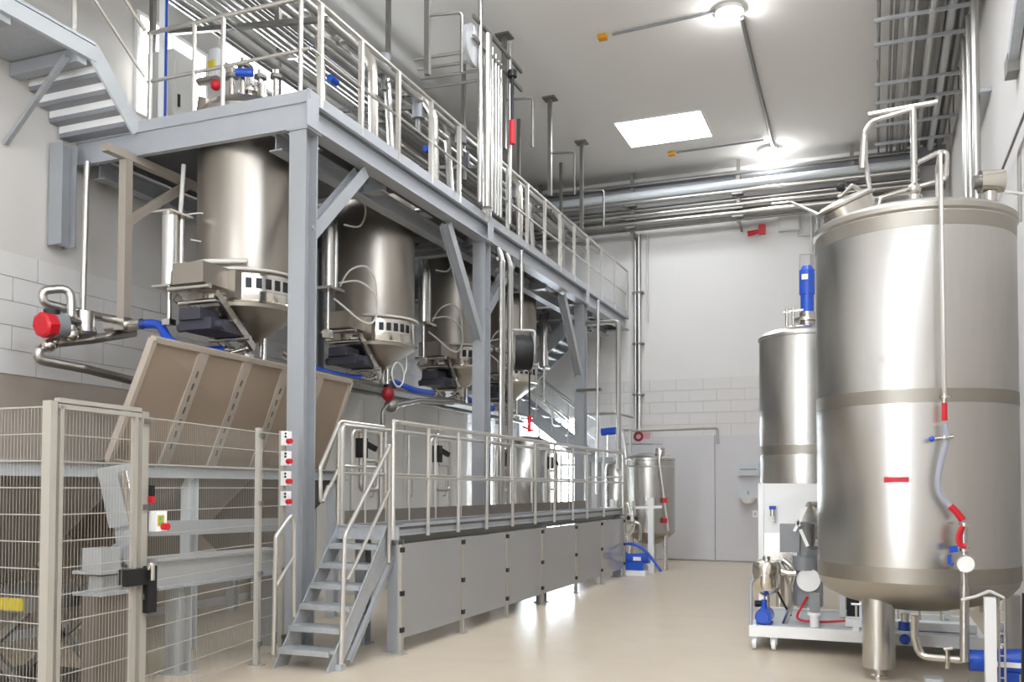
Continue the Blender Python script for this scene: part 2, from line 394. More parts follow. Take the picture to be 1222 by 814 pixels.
# ================================================================ silos
SX, SY = -6.6, 8.43
def make_silo():
    c = (SX, SY, 0)
    t = thing('hanging_vessel', (SX, SY, 3.2), 'x', 'vessel', 'row of hanging vessels under the platform')
    MB().lathe([(.555, 3.96), (.56, 4.0), (.56, 5.75), (.575, 5.77), (.575, 5.82), (.54, 5.86), (.45, 5.95), (.3, 6.01), (.0, 6.04)], c, 56).build('shell', 'silo_steel', t)
    r = MB().lathe([(.575, 3.64), (.58, 3.66), (.58, 3.95), (.575, 3.97), (.5, 3.97), (.5, 3.64)], c, 64, close=True).build('clamp_ring', 'polished', t)
    MB().lathe([(.59+.012*math.cos(a*PI/4), 3.65+.012*math.sin(a*PI/4)) for a in range(8)], c, 64, close=True).build('ring_bead', 'polished', r)
    a0, a1 = math.radians(-58), math.radians(-4)
    MB().lathe([(.58, 3.76), (.592, 3.76), (.592, 3.93), (.58, 3.93)], c, 16, a0=a0, a1=a1, close=True).build('slot_plate', 'steel', r)
    for k in range(5):
        b0 = a0+.06+k*.18
        MB().lathe([(.588, 3.79), (.597, 3.79), (.597, 3.9), (.588, 3.9)], c, 4, a0=b0, a1=b0+.11, close=True).build('slot', 'black', r)
    MB().ball((SX+.585*math.cos(-1.42), SY+.585*math.sin(-1.42), 3.73), .016).build('plug', 'black', r)
    MB().tube([add(c, .61*math.cos(k*PI/24), .61*math.sin(k*PI/24), 3.99) for k in range(48)], .017, 8, closed=True).build('ring_cable', 'white_cable', t)
    MB().lathe([(.57, 3.64), (.56, 3.6), (.14, 3.31), (.1, 3.29), (0, 3.29)], c, 48).build('cone', 'brushed_dull', t)
    m = MB().cyl((SX, SY, 3.3), (SX, SY, 3.06), .05); m.cyl((SX, SY, 3.22), (SX, SY, 3.25), .085); m.cyl((SX, SY, 3.12), (SX, SY, 3.15), .085)
    o = m.build('outlet_pipe', 'pipe_steel', t)
    m = MB().ball((SX+.1, SY-.12, 3.2), .05); m.cyl((SX+.1, SY-.12, 3.2), (SX-.05, SY-.3, 3.12), .02); m.ball((SX-.05, SY-.3, 3.12), .04)
    m.build('outlet_valve', 'steel', o)
    for a, b in ((.14, .12), (.0, .24)): MB().cyl((SX+a, SY+b, 3.34), (SX+a, SY+b, 3.08), .03).build('drain_stub', 'steel', t)
    # swing frame on the near side
    m = MB().b2((SX-.2, SY-.98, 3.76), (SX+.2, SY-.56, 3.98)); m.b2((SX+.18, SY-.6, 3.66), (SX+.3, SY-.46, 3.96)); m.b2((SX-.3, SY-.6, 3.66), (SX-.18, SY-.46, 3.96))
    h = m.build('hinge_box', 'silo_steel', t)
    for x in (-.27, .27):
        MB().bar((SX+x, SY-.85, 3.66), (SX+x*.6, SY-.1, 3.2), .035, .09).build('swing_arm', 'steel', h)
    for y, z in ((-.95, 3.72), (-.8, 3.6), (-.55, 3.42), (-.3, 3.28)): MB().cyl((SX-.27, SY+y, z), (SX+.27, SY+y, z), .028).build('cross_bar', 'steel', h)
    m = MB().b2((SX-.22, SY-.85, 3.3), (SX+.2, SY-.3, 3.42)); m.b2((SX-.18, SY-.9, 3.4), (SX+.1, SY-.6, 3.52)); m.cyl((SX-.3, SY-.75, 3.35), (SX+.3, SY-.75, 3.35), .05)
    lab(m.build('drive_unit', 'drive_dark', h), 'dark drive unit slung under the cone')
    # lift cylinder with its hoses
    cx_, cy_ = SX, SY-1.2
    m = MB().cyl((cx_, cy_, 4.25), (cx_, cy_, 5.5), .085, n=24); m.cyl((cx_+.02, cy_+.14, 4.27), (cx_+.02, cy_+.14, 5.48), .035)
    l = m.build('lift_cylinder', 'brushed', t)
    for z in (4.23, 5.5): MB().box((cx_, cy_+.04, z), (.24, .34, .035)).build('end_plate', 'steel', l)
    m = MB().cyl((cx_, cy_, 4.22), (cx_, cy_, 3.6), .025); m.box((cx_, cy_, 3.64), (.1, .1, .1))
    m.build('piston_rod', 'steel', l)
    for kk, pts in enumerate(([(.05, .2, 4.3), (.2, .2, 4.5), (.34, .36, 4.58), (.4, .5, 4.45), (.42, .54, 4.22), (.42, .54, 4.08)],
                [(.1, .1, 4.32), (.3, .25, 4.36), (.42, .45, 4.24), (.44, .52, 4.03), (.4, .45, 3.84), (.34, .25, 3.84), (.2, .06, 4.0), (.08, .02, 4.1)],
                [(.05, .1, 5.5), (.2, .3, 5.6), (.25, .5, 5.42), (.22, .42, 5.15), (.1, .2, 5.12)])):
        MB().smooth_tube([(cx_+a, cy_+b, e) for a, b, e in pts], .013).build('air_hose', 'white_cable', l)
    # carrying brackets on the shell
    MB().slab([(SX+.06, SY+.5, 5.35), (SX+.06, SY+1.2, 5.42), (SX+.06, SY+.55, 4.9)], (.02, 0, 0)).build('carrying_bracket', 'silo_steel', t)
    m = MB().cyl((SX, SY, 6.00), (SX, SY, 6.22), .08); m.cyl((SX, SY, 6.14), (SX, SY, 6.17), .13); m.cyl((SX+.25, SY-.1, 5.92), (SX+.25, SY-.1, 6.17), .05); m.cyl((SX-.25, SY+.1, 5.92), (SX-.25, SY+.1, 6.22), .06)
    m.tube([(SX, SY, 6.22), (SX, SY, 6.47), (SX-.5, SY+.3, 6.57), (SX-1.0, SY+.3, 6.57)], .05, bend=.15)
    m.build('top_nozzle', 'steel', t)
    return t
sl = ['nearest hanging steel vessel, left of the tall front column', 'second hanging vessel from the front, just right of the tall front column', 'third hanging vessel from the front, behind the long knee brace', 'farthest hanging vessel, behind the black hose reel']
s0 = make_silo(); s0['label'] = sl[0]
for k in range(1, 4):
    s = dup(s0); s.location.y += (2.82, 5.52, 7.85)[k-1]; s['label'] = sl[k]
for ch in s0.children:
    if ch.name.startswith('lift_cylinder'): ch.location = (-.4, .4, -.07); ch.scale = (1, 1, .63)
# a lone lift cylinder at the far end
t = thing('lift_cylinder', (SX, 18.36, 3.6), 'bright steel lift cylinder at the far end of the vessel row', 'cylinder')
m = MB().cyl((SX, 18.36, 4.25), (SX, 18.36, 5.4), .1, n=24); m.build('barrel', 'brushed', t)
for z in (4.23, 5.4): MB().box((SX, 18.4, z), (.24, .34, .035)).build('end_plate', 'steel', t)
MB().cyl((SX, 18.36, 4.22), (SX, 18.36, 3.5), .025).build('piston_rod', 'steel', t); MB().cyl((SX, 18.36, 5.4), (SX, 18.36, 5.6), .04).build('top_mount', 'steel', t)
MB().smooth_tube([(SX+.1, 18.4, 5.45), (SX+.15, 18.9, 5.4), (SX+.15, 19.1, 5.1), (SX+.12, 18.7, 4.95), (SX+.1, 18.4, 5.15)], .013).build('air_hose', 'white_cable', t)

# blue product hoses at the vessel outlets
for k, (lb, pts) in enumerate((
  ('blue hose hanging above the tan lid, left of the front column', [(-7.5, 7.75, 3.44), (-7.2, 7.7, 3.4), (-6.95, 7.6, 3.2), (-6.8, 7.8, 3.12), (-6.68, 8.1, 3.16)]),
  ('blue hose just right of the front column, above the right end of the tan lid', [(-6.6, 9.2, 3.24), (-6.6, 9.6, 3.17), (-6.6, 10.0, 3.13), (-6.6, 10.55, 3.13), (-6.58, 10.8, 3.15)]),
  ('blue hose beside the dark red valve, between second and third vessel', [(-6.6, 11.7, 3.22), (-6.55, 12.0, 3.16), (-6.5, 12.4, 3.12), (-6.5, 12.85, 3.14)]),
  ('short blue hose under the third vessel, touching the middle column', [(-6.6, 14.2, 3.22), (-6.55, 14.5, 3.16), (-6.5, 14.9, 3.1), (-6.5, 15.3, 3.1)]))):
    t = thing('blue_hose', pts[0], lb, 'hose', 'blue hoses under the vessels')
    MB().smooth_tube(pts, .05, 12).build('hose_body', 'blue_plastic', t)
    for p, q in ((pts[0], pts[1]), (pts[-1], pts[-2])):
        d = (V(p)-V(q)).normalized(); m = MB().cyl(V(p)-d*.02, V(p)+d*.14, .038); m.cyl(V(p)+d*.02, V(p)+d*.05, .06)
        m.build('end_fitting', 'steel', t)

def pipe(name, label, pts, r, mt='pipe_steel', cat='pipe', group=None, bend=.12, n=12, flanges=()):
    o = MB().tube(pts, r, n, bend=bend)
    for i in flanges:
        p = V(pts[i]); q = V(pts[i+1] if i+1 < len(pts) else pts[i-1]); d = (q-p).normalized(); o.cyl(p-d*.015, p+d*.015, r*1.7, n=14)
    o = o.build(name, mt, None)
    return tag(o, label, cat, group)

# ================================================================ left pipe manifold with the red valve
t = thing('pipe_manifold', (-8.0, 7.6, 2.7), 'steel pipe manifold on the left wall with looping pipes', 'pipes')
PX = -7.75
for pts, r in (([(-7.750,7.904,3.491), (-7.750,7.403,3.479), (-7.900,6.830,3.527), (-7.900,6.807,3.652), (-7.750,7.034,3.721), (-7.750,7.045,3.224)], .045),
               ([(-7.750,7.906,3.387), (-7.750,7.318,3.222), (-7.900,6.921,3.126), (-7.900,6.771,3.036), (-7.900,6.793,2.936), (-7.750,7.214,2.895), (-7.750,7.980,2.836)], .05),
               ([(-7.750,7.211,5.102), (-7.750,7.184,3.263)], .03)):
    MB().tube(pts, r, 12, bend=.13).build('pipe_run', 'pipe_steel', t)
m = MB(); m.cyl((-7.750,7.212,3.499), (-7.750,7.217,3.286), .1); m.cyl((-7.750,6.989,3.372), (-7.750,7.117,3.367), .06); m.cyl((-7.750,7.119,3.253), (-7.750,7.316,3.302), .07)
for p in ((-7.750,7.045,3.224), (-7.850,6.897,3.129), (-7.850,6.857,3.097), (-7.800,6.954,3.230), (-7.750,7.249,3.327)): m.ball(p, .075)
m.build('valve_body', 'steel', t)
a = V((-7.750,6.686,3.269)); b = V((-7.750,6.928,3.309))
MB().cyl(a.lerp(b, .45), b, .13).build('actuator', 'grey_paint', t)
lab(MB().lathe([(0, -.02), (.1, -.02), (.13, .0), (.13, .16), (.1, .2), (0, .2)], a, 8, axis=(b-a)).build('actuator_cap', 'red_plastic', t), 'bright red octagonal cap')
MB().cyl((-7.750,6.802,3.442), (-7.750,6.803,3.374), .08).build('position_switch', 'black', t)
t = thing('hanging_post', (-7.65, 7.65, 3.42), 'tan square post hanging from the platform edge with diagonal brace', 'post')
MB().b2((-7.7, 7.6, 3.42), (-7.6, 7.7, 5.25)).build('post', 'post_tan', t)
MB().bar((-7.65, 7.35, 5.3), (-7.65, 8.9, 5.3), .09, .09).build('top_arm', 'post_tan', t)
MB().bar((-7.65, 7.7, 4.6), (-7.65, 8.6, 5.27), .05, .1).build('diagonal_brace', 'post_tan', t)
m = MB(); m.b2((-7.72, 7.58, 3.36), (-7.58, 7.72, 3.5)); m.cyl((-7.9, 7.66, 3.42), (-7.4, 7.66, 3.42), .06); m.build('foot_clamp', 'steel', t)
pipe('conduit_hose', 'white corrugated hose running down beside the nearest vessel', [(-7.25, 8.1, 5.3), (-7.25, 8.05, 4.6), (-7.2, 7.95, 4.15), (-6.9, 7.8, 4.06), (-6.6, 7.72, 4.05), (-6.2, 7.9, 4.06)], .025, 'white_cable', 'hose', bend=.1)
t = thing('red_valve', (-6.400,11.285,2.973), 'dark red valve actuator hanging between second and third vessel', 'valve')
MB().ball((-6.400,11.285,2.973), .09, 1.2).build('actuator', 'dark_red', t)
m = MB(); m.cyl((-6.400,11.331,3.109), (-6.400,11.332,3.049), .09); m.build('position_switch', 'black', t)
m = MB(); m.ball((-6.400,11.383,2.815), .1); m.tube([(-6.400,11.263,2.805), (-6.400,11.147,2.724), (-6.400,11.152,2.349)], .03, bend=.08); m.tube([(-6.400,11.456,2.821), (-6.400,12.228,2.963), (-6.400,13.401,3.041)], .045, bend=.1)
m.build('valve_body', 'dark_steel', t)
for k, (yy, lb) in enumerate(((3.02, 'lower dark product pipe running under all hanging vessels'), (3.12, 'upper dark product pipe running under all hanging vessels'))):
    pipe('product_pipe', lb, [(-6.75+.2*k, 8.5, yy-.02), (-6.75+.2*k, 17.5, yy-.02)], .035, 'dark_steel')

# ================================================================ walkway
DX, DZ = -4.4, 1.265
dk = thing('walkway', (-4.75, 12.3, 0), 'low zinc grating walkway in front of the vessels', 'platform')
MB().b2((-5.12, 8.02, DZ-.04), (DX-.02, 16.7, DZ-.005)).build('grating', 'grating', dk, flat=True)
lab(MB().hbeam((DX-.03, 8.0, DZ-.05), (DX-.03, 16.72, DZ-.05), .06, .1, .01).build('edge_channel', 'zinc', dk), 'long edge channel facing the hall')
MB().hbeam((-5.1, 8.0, DZ-.07), (-5.1, 16.72, DZ-.07), .06, .14, .01).build('edge_channel', 'zinc', dk)
MB().hbeam((DX-.1, 8.0, DZ-.14), (DX-.1, 16.7, DZ-.14), .1, .1, .01).build('support_beam', 'dark_steel', dk)
for y in (8.0, 16.7): MB().hbeam((-5.13, y, DZ-.07), (DX, y, DZ-.07), .06, .14, .01).build('end_channel', 'zinc', dk)
MB().b2((-5.13, 8.1, DZ), (-5.12, 16.7, DZ+.14)).build('toe_board', 'hopper_grey', dk)
MB().b2((DX-.012, 8.1, DZ), (DX-.004, 16.7, DZ+.02)).build('toe_board', 'zinc', dk)
for x, y in ((-4.49, 8.1), (-4.49, 12.4), (-4.49, 16.5), (-5.05, 8.4), (-5.05, 12.7), (-5.05, 16.5)):
    l = MB().hbeam((x, y, .012), (x, y, DZ-.14), .12, .13, .01, u=(0, 1, 0)).build('leg', 'blue_grey', dk)
    MB().b2((x-.09, y-.09, 0), (x+.09, y+.09, .014)).build('foot_plate', 'blue_grey', l)
py = [7.86, 8.61, 9.36, 10.17, 11.02, 11.87, 12.68, 13.56, 14.31, 15.3, 16.6]
t = railing('guard_rail', 'bright steel guard rail on the hall side of the low walkway', [(DX+.01, y, DZ-.12) for y in py], 0, 0, (.6, 1.15), ends=((DX+.01, 7.86, DZ-.12), (DX+.01, 16.62, DZ-.12)))
for y in py: MB().b2((DX-.0, y-.03, DZ-.12), (DX+.012, y+.03, DZ+.01)).build('post_bracket', 'zinc', t)
t = railing('guard_rail', 'bright steel guard rail on the vessel side of the low walkway', [(-5.13, y, DZ-.05) for y in (8.12, 8.55, 9.0, 9.55, 10.25, 11.0, 11.9, 12.8, 13.7, 14.6, 15.6, 16.6)], 0, 0, (.58, 1.08), ends=((-5.13, 8.12, DZ-.05), (-5.13, 16.6, DZ-.05)))
MB().tube([(-5.13, 8.1, DZ-.02), (-5.13, 8.1, 2.3), (-5.13, 9.1, 2.3)], .02, bend=.08).build('end_hoop', 'rail_steel', t)
MB().tube([(-4.42, 16.65, 1.85), (-5.1, 16.65, 1.85)], .017).build('end_rail', 'rail_steel', t)
MB().tube([(-4.42, 16.65, 2.35), (-5.1, 16.65, 2.35)], .02).build('end_rail', 'rail_steel', t)
# three sampling valves behind the walkway
vl = ['sampling valve with black lever nearest the stair, behind the walkway', 'second sampling valve with black lever from the stair, behind the walkway', 'third sampling valve with black lever from the stair, right of the middle column', 'farthest sampling valve with black lever behind the walkway']
for k, y in enumerate((8.85, 10.75, 13.0, 15.2)):
    t = thing('sampling_valve', (-5.35, y, 1.4), vl[k], 'valve', 'sampling valves behind the walkway')
    MB().b2((-5.4, y-.05, 1.98), (-5.3, y+.05, 2.2)).build('lever_body', 'black', t)
    MB().bar((-5.32, y+.04, 2.14), (-5.26, y+.16, 2.08), .04, .06).build('lever', 'black', t)
    m = MB().tube([(-5.36, y, 2.0), (-5.36, y, 1.62), (-5.36, y+.38, 1.62), (-5.36, y+.38, 1.95), (-5.36, y+.05, 1.95)], .024, bend=.07)
    m.tube([(-5.36, y-.18, 1.3), (-5.36, y-.18, 2.28), (-5.36, y+.22, 2.28), (-5.36, y+.42, 2.28), (-5.36, y+.42, 1.3)], .024, bend=.08)
    m.build('pipe_loop', 'rail_steel', t)
    m = MB().cyl((-5.36, y, 2.2), (-5.36, y, 2.3), .03); m.ball((-5.36, y+.02, 2.33), .04); m.build('gauge', 'steel', t)

t = thing('cable_coil', (-6.200,11.212,3.230), 'small coil of white cable hanging below the second vessel', 'cable')
cc = V((-6.200,11.212,3.230))
MB().tube([cc+V((0, .17*math.cos(k*PI/12), .17*math.sin(k*PI/12))) for k in range(24)], .012, 8, closed=True).build('loop', 'white_cable', t)
MB().smooth_tube([cc+V((0, .17, 0)), cc+V((0, .25, .15)), cc+V((0, .2, .45))], .012).build('tail', 'white_cable', t)
t = thing('terminal_box', (-5.7, 8.2, .95), 'black terminal box behind the stair, between column and walkway', 'box')
MB().b2((-5.75, 8.02, .95), (-5.62, 8.2, 1.28)).build('housing', 'black', t)
MB().cyl((-5.68, 8.1, 0), (-5.68, 8.1, .96), .025).build('stand', 'dark_steel', t)
# ================================================================ stair
st = thing('steel_stair', (-4.8, 7.5, 0), 'short zinc stair of open treads leading up to the low walkway', 'stairs')
for x in (-5.1, -4.53):
    m = MB().slab([(x-.008, 6.92, 0), (x-.008, 7.14, 0), (x-.008, 8.12, DZ-.12), (x-.008, 8.12, DZ), (x-.008, 7.98, DZ)], (.016, 0, 0))
    m.build('stringer', 'zinc', st)
n = 6; rise = DZ/(n+1)
for i in range(n):
    z = rise*(i+1); y = 7.0+(z-rise)*1.02/(DZ-rise)*.98
    m = MB().b2((-5.09, y-.02, z-.03), (-4.54, y+.2, z)); m.b2((-5.09, y-.025, z-.05), (-4.54, y-.015, z)); m.b2((-5.09, y+.19, z-.05), (-4.54, y+.2, z))
    m.build('tread', 'zinc', st)
lab(MB().bar((-4.5, 7.25, .05), (-4.5, 8.1, 1.0), .04, .05).build('under_strut', 'blue_grey', st), 'slim strut under the right stringer')
t = thing('hand_rail', (-4.49, 7.1, 0), 'right hand rail of the short stair, nearest the open floor', 'railing')
MB().tube([(-4.49, 7.1, .0), (-4.49, 7.15, 1.22), (-4.49, 7.95, 2.05)], .022, bend=.1).build('top_rail', 'rail_steel', t)
MB().tube([(-4.49, 7.2, .8), (-4.49, 7.96, 1.62)], .018).build('mid_rail', 'rail_steel', t)
MB().b2((-4.52, 7.05, 0), (-4.46, 7.13, .06)).build('foot_plate', 'zinc', t)
MB().cyl((-4.49, 7.96, .9), (-4.49, 7.96, 2.08), .022).build('post', 'rail_steel', t)
t = thing('hand_rail', (-5.13, 7.0, 0), 'left hand rail of the short stair, lower section beside the mesh fence', 'railing')
MB().tube([(-5.13, 6.97, .12), (-5.13, 6.99, 1.2), (-5.13, 7.26, 1.42), (-5.13, 7.28, .42)], .02, bend=.06).build('hoop', 'rail_steel', t)
MB().tube([(-5.13, 7.0, .74), (-5.13, 7.27, 1.0)], .016).build('mid_rail', 'rail_steel', t)
t = thing('hand_rail', (-5.16, 7.75, 1.2), 'left hand rail of the short stair, upper section at the walkway', 'railing')
MB().tube([(-5.16, 7.9, 1.66), (-5.16, 7.76, 1.45), (-5.16, 7.75, 1.85), (-5.16, 8.1, 2.33), (-5.16, 9.0, 2.33)], .022, bend=.06).build('top_rail', 'rail_steel', t)
MB().tube([(-5.16, 7.8, 1.5), (-5.16, 8.1, 1.87), (-5.16, 9.0, 1.87)], .018, bend=.04).build('mid_rail', 'rail_steel', t)
MB().cyl((-5.16, 8.08, 1.2), (-5.16, 8.08, 2.32), .022).build('post', 'rail_steel', t)
MB().cyl((-5.16, 8.95, 1.2), (-5.16, 8.95, 2.33), .02).build('post', 'rail_steel', t)

# ================================================================ clear guard panels under the walkway
GX = -4.38
gp = [8.0, 9.44, 10.78, 12.1, 13.66, 15.1, 16.6]
t = thing('guard_fence', (GX, 12.3, 0), 'row of clear plastic guard panels on white posts under the walkway edge', 'fence')
for i, y in enumerate(gp):
    p = MB().b2((GX-.02, y-.022, 0), (GX+.022, y+.022, 1.08)).build('post', 'fence_post', t)
    MB().b2((GX-.05, y-.05, 0), (GX+.05, y+.05, .01)).build('foot_plate', 'fence_post', p)
    for z in (1.03, .6, .24): MB().b2((GX+.005, y-.03, z-.025), (GX+.03, y+.03, z+.025)).build('clamp', 'black', p)
    if i < len(gp)-1: MB().b2((GX-.002, y+.03, .15), (GX+.003, gp[i+1]-.03, 1.08)).build('clear_panel', 'clear_sheet', t)

# ================================================================ mesh fence
FA, FB, FC, FD = (-4.9, 4.3), (-5.0, 5.2), (-5.33, 6.99), (-5.38, 7.42)
FH = 2.2
def mesh_section(name, label, p, q, posts, gate=False):
    t = thing(name, (p[0], p[1], 0), label, 'gate' if gate else 'fence')
    d = V((q[0]-p[0], q[1]-p[1], 0)); L = d.length; d.normalize(); rz = math.atan2(d.y, d.x)-PI/2
    P = lambda s, z, o=0: (p[0]+d.x*s+d.y*o, p[1]+d.y*s-d.x*o, z)
    for s in posts:
        w = .075 if s == 0 and not gate else .05
        o = MB().box(P(s, FH/2), (.05, w, FH), rz).build('post', 'fence_post', t)
        MB().box(P(s, .006), (.12, .12, .012), rz).build('foot_plate', 'fence_post', o)
        for z in (2.13, 1.5, .85, .2): MB().box(P(s, z, .03), (.03, .05, .04), rz).build('clamp', 'dark_steel', o)
    i0, i1 = .05, L-.05
    z = .08; k = 0
    while z < 2.2:
        big = z > 2.1
        MB().tube([P(i0, z), P(i1, z)], .006 if big else .0042, 5).build('wire', 'fence_wire', t); z += .1735
    m = MB(); n = int((i1-i0)/.03)
    for k in range(n+1):
        s = i0+(i1-i0)*k/n; m.bar(P(s, .08, .004), P(s, 2.165, .004), .0017, .0017)
    o = m.build('vertical_wires', 'fence_wire', t, flat=True); o['kind'] = 'stuff'
    if gate:
        m = MB()
        for z in (FH+.01, FH-.03, .06): m.box(P(L/2, z), (.04, L, .03), rz)
        for s in (.03, L-.05): m.box(P(s, FH/2), (.04, .035, FH-.05), rz)
        m.build('gate_frame', 'fence_post', t)
    return t
g = mesh_section('mesh_gate', 'tall wire mesh gate with pale frame at the lower left', (FA[0]-.01, FA[1]+.06), (FB[0]+.006, FB[1]-.04), (), True)
m = MB().box((-5.0+.03, 5.1, 1.0), (.09, .2, .12), 0); m.box((-4.97, 5.24, .9), (.09, .09, .34), 0)
l = m.build('lock', 'black', g); lab(l, 'black bolt lock')
MB().tube([(-4.93, 5.2, 1.05), (-4.9, 5.21, 1.1), (-4.9, 5.21, .97)], .018, bend=.02).build('lock_handle', 'steel', l)
mesh_section('mesh_fence', 'wire mesh fence panel left of the gate, running to the left edge', FA, (-7.8, FA[1]+.05), (0, 1.45, 2.9))
mesh_section('mesh_fence', 'wire mesh fence panel between the gate and the front column', FB, FC, (0, V((FC[0]-FB[0], FC[1]-FB[1], 0)).length))
mesh_section('mesh_fence', 'narrow wire mesh fence panel against the front column', FC, FD, (.44,))
def box_thing(name, label, cat, lo, hi, mt, group=None):
    t = thing(name, ((lo[0]+hi[0])/2, (lo[1]+hi[1])/2, lo[2]), label, cat, group); MB().b2(lo, hi).build('housing', mt, t); return t
cb = None
cl = ['topmost of the four white control boxes on the fence post by the column', 'second control box from the top on the fence post by the column', 'third control box from the top on the fence post by the column', 'lowest of the four white control boxes on the fence post by the column']
for k, z in enumerate((2.125, 1.93, 1.735, 1.54)):
    t = thing('control_box', (-5.33, 7.4, z-.07), cl[k], 'control box', 'control boxes by the front column')
    MB().b2((-5.375, 7.39, z-.07), (-5.3, 7.46, z+.07)).build('housing', 'white_paint', t)
    MB().cyl((-5.3, 7.4, z-.03), (-5.255, 7.385, z-.03), .026).build('stop_button', 'red_plastic', t)
    for zz in (.045, .015): MB().cyl((-5.318, 7.392, z+zz), (-5.318, 7.382, z+zz), .011, n=10).build('push_button', 'black', t)
t = thing('control_box', (-4.97, 5.3, 1.32), 'yellow and white gate control box with red stop button', 'control box')
MB().b2((-5.0, 5.27, 1.32), (-4.92, 5.37, 1.47)).build('housing', 'white_paint', t)
MB().b2((-5.02, 5.26, 1.32), (-5.0, 5.38, 1.47)).build('back_plate', 'black', t)
lab(MB().b2((-4.92, 5.275, 1.36), (-4.917, 5.34, 1.44)).build('button_plate', 'yellow', t), 'yellow plate')
MB().cyl((-4.92, 5.33, 1.355), (-4.87, 5.33, 1.355), .026).build('stop_button', 'red_plastic', t)
for z in (1.42, 1.385): MB().cyl((-4.917, 5.3, z), (-4.908, 5.3, z), .012, n=10).build('push_button', 'green', t)
t = thing('safety_switch', (-4.96, 5.25, 1.53), 'small black and red safety switch on the gate post', 'switch')
MB().b2((-4.975, 5.24, 1.58), (-4.945, 5.27, 1.66)).build('housing', 'black', t); MB().b2((-4.975, 5.24, 1.53), (-4.945, 5.27, 1.58)).build('key_head', 'red_plastic', t)

# ================================================================ hopper behind the mesh fence
hp = thing('tipping_hopper', (-6.9, 7.5, 0), 'large steel hopper with open tan lid behind the mesh fence', 'hopper')
HX0, HX1, HY0, HY1, HZ = -8.0, -6.35, 4.6, 10.1, 1.86
m = MB()
for a, b in (((HX1, HY0), (HX1, HY1)), ((HX0, HY0), (HX0, HY1)), ((HX0, HY0), (HX1, HY0)), ((HX0, HY1), (HX1, HY1))): m.hbeam((*a, HZ-.06), (*b, HZ-.06), .1, .13, .014)
m.build('rim_frame', 'machine_grey', hp)
for i in range(3):
    y0 = HY0+.05+i*1.83; y1 = y0+1.8; ym = (y0+y1)/2
    T = [(HX0+.05, y0, HZ-.1), (HX1-.05, y0, HZ-.1), (HX1-.05, y1, HZ-.1), (HX0+.05, y1, HZ-.1)]
    B = [(-7.3, ym-.2, .75), (-7.0, ym-.2, .75), (-7.0, ym+.2, .75), (-7.3, ym+.2, .75)]
    for k in range(4): MB().slab([T[k], T[(k+1) % 4], B[(k+1) % 4], B[k]], (0, 0, -.012)).build('hopper_wall', 'hopper_grey', hp)
LT0, LT1 = V((-6.2, 6.56, 3.02)), V((-6.2, 9.97, 3.0))
LB0, LB1 = V((-6.72, 6.56, 1.9)), V((-6.72, 9.97, 1.6))
nrm = (LT1-LT0).cross(LB0-LT0).normalized()
if nrm.x < 0: nrm = -nrm
ld = lab(MB().slab([LT0, LT1, LB1, LB0], -nrm*.02).build('lid', 'tan_sheet', hp), 'raised tan lid seen from inside')
m = MB().bar(LT0, LT1, .05, .07, nrm); m.bar(LB0, LB1, .05, .07, nrm); m.bar(LT0, LB0, .05, .07, nrm); m.bar(LT1, LB1, .05, .07, nrm); m.build('lid_frame', 'tan_frame', ld)
for i in range(1, 5):
    a = LT0.lerp(LT1, i/5); b = LB0.lerp(LB1, i/5)
    if i < 5: MB().bar(a+nrm*.012, b+nrm*.012, .14, .03, nrm).build('lid_rib', 'tan_frame', ld)
    for k in range(7):
        c = a.lerp(b, .2+k*.1); d = (b-a).normalized(); MB().bar(c-d*.035+nrm*.028, c+d*.035+nrm*.028, .028, .004, nrm).build('rib_slot', 'dark_steel', ld)
MB().slab([LB0, LB1, (-7.6, 9.97, HZ), (-7.6, 6.56, HZ)], (0, 0, .01)).build('rear_skirt', 'hopper_grey', hp)
for x, y in ((-6.35, 4.75), (-6.4, 7.3), (-6.4, 9.9), (-7.95, 4.75), (-7.95, 9.9)):
    MB().hbeam((x, y, .01), (x, y, HZ-.12), .12, .12, .01, u=(0, 1, 0)).build('leg', 'pale_grey', hp)
# conveyor with its drive and the pale chute, in front of the hopper
cv = thing('screw_conveyor', (-6.0, 6.6, 0), 'pale grey inclined conveyor trough with flanged edge behind the mesh fence', 'conveyor')
c0, c1, c2, c3_ = V((-5.800,6.069,1.028)), V((-5.800,7.918,1.007)), V((-5.800,6.074,0.786)), V((-5.800,7.922,0.781))
MB().bar((c0+c2)/2, (c1+c3_)/2, .24, (c0-c2).length*.95).build('trough', 'machine_grey', cv)
MB().bar(c0, c1, .32, .025).build('cover', 'machine_grey', cv)
MB().bar(c2, c3_, .32, .03).build('bottom_flange', 'zinc', cv)
c4, c5 = V((-6.200,6.565,1.264)), V((-6.200,8.459,1.233))
MB().bar(c4, c5, .06, .14).build('upper_beam', 'machine_grey', cv)
for p in (V((-5.770,6.458,0.000)), V((-5.953,8.028,0.000))):
    zt_ = c2.z+.02
    l = MB().hbeam((p.x, p.y, .012), (p.x, p.y, zt_), .16, .16, .012, u=(0, 1, 0)).build('support_leg', 'machine_grey', cv); MB().b2((p.x-.12, p.y-.12, 0), (p.x+.12, p.y+.12, .014)).build('foot_plate', 'machine_grey', l)
dv = thing('gear_motor', (-5.700,5.633,0.915), 'pale grey gear motor with flanged bearing at the conveyor head', 'motor')
g0, g1 = V((-5.700,5.462,0.977)), V((-5.700,5.663,1.162))
MB().b2((-5.85, g0.y, g0.z), (-5.65, g1.y, g1.z)).build('gear_housing', 'machine_grey', dv)
p0, p1 = V((-5.700,5.413,0.962)), V((-5.700,5.837,0.952))
MB().b2((-5.9, p0.y, p0.z), (-5.6, p1.y, p0.z+.025)).build('mounting_plate', 'machine_grey', dv)
p0, p1 = V((-5.700,5.499,0.809)), V((-5.700,5.685,0.938))
MB().b2((-5.82, p0.y, p0.z), (-5.68, p1.y, p1.z)).build('pedestal', 'machine_grey', dv)
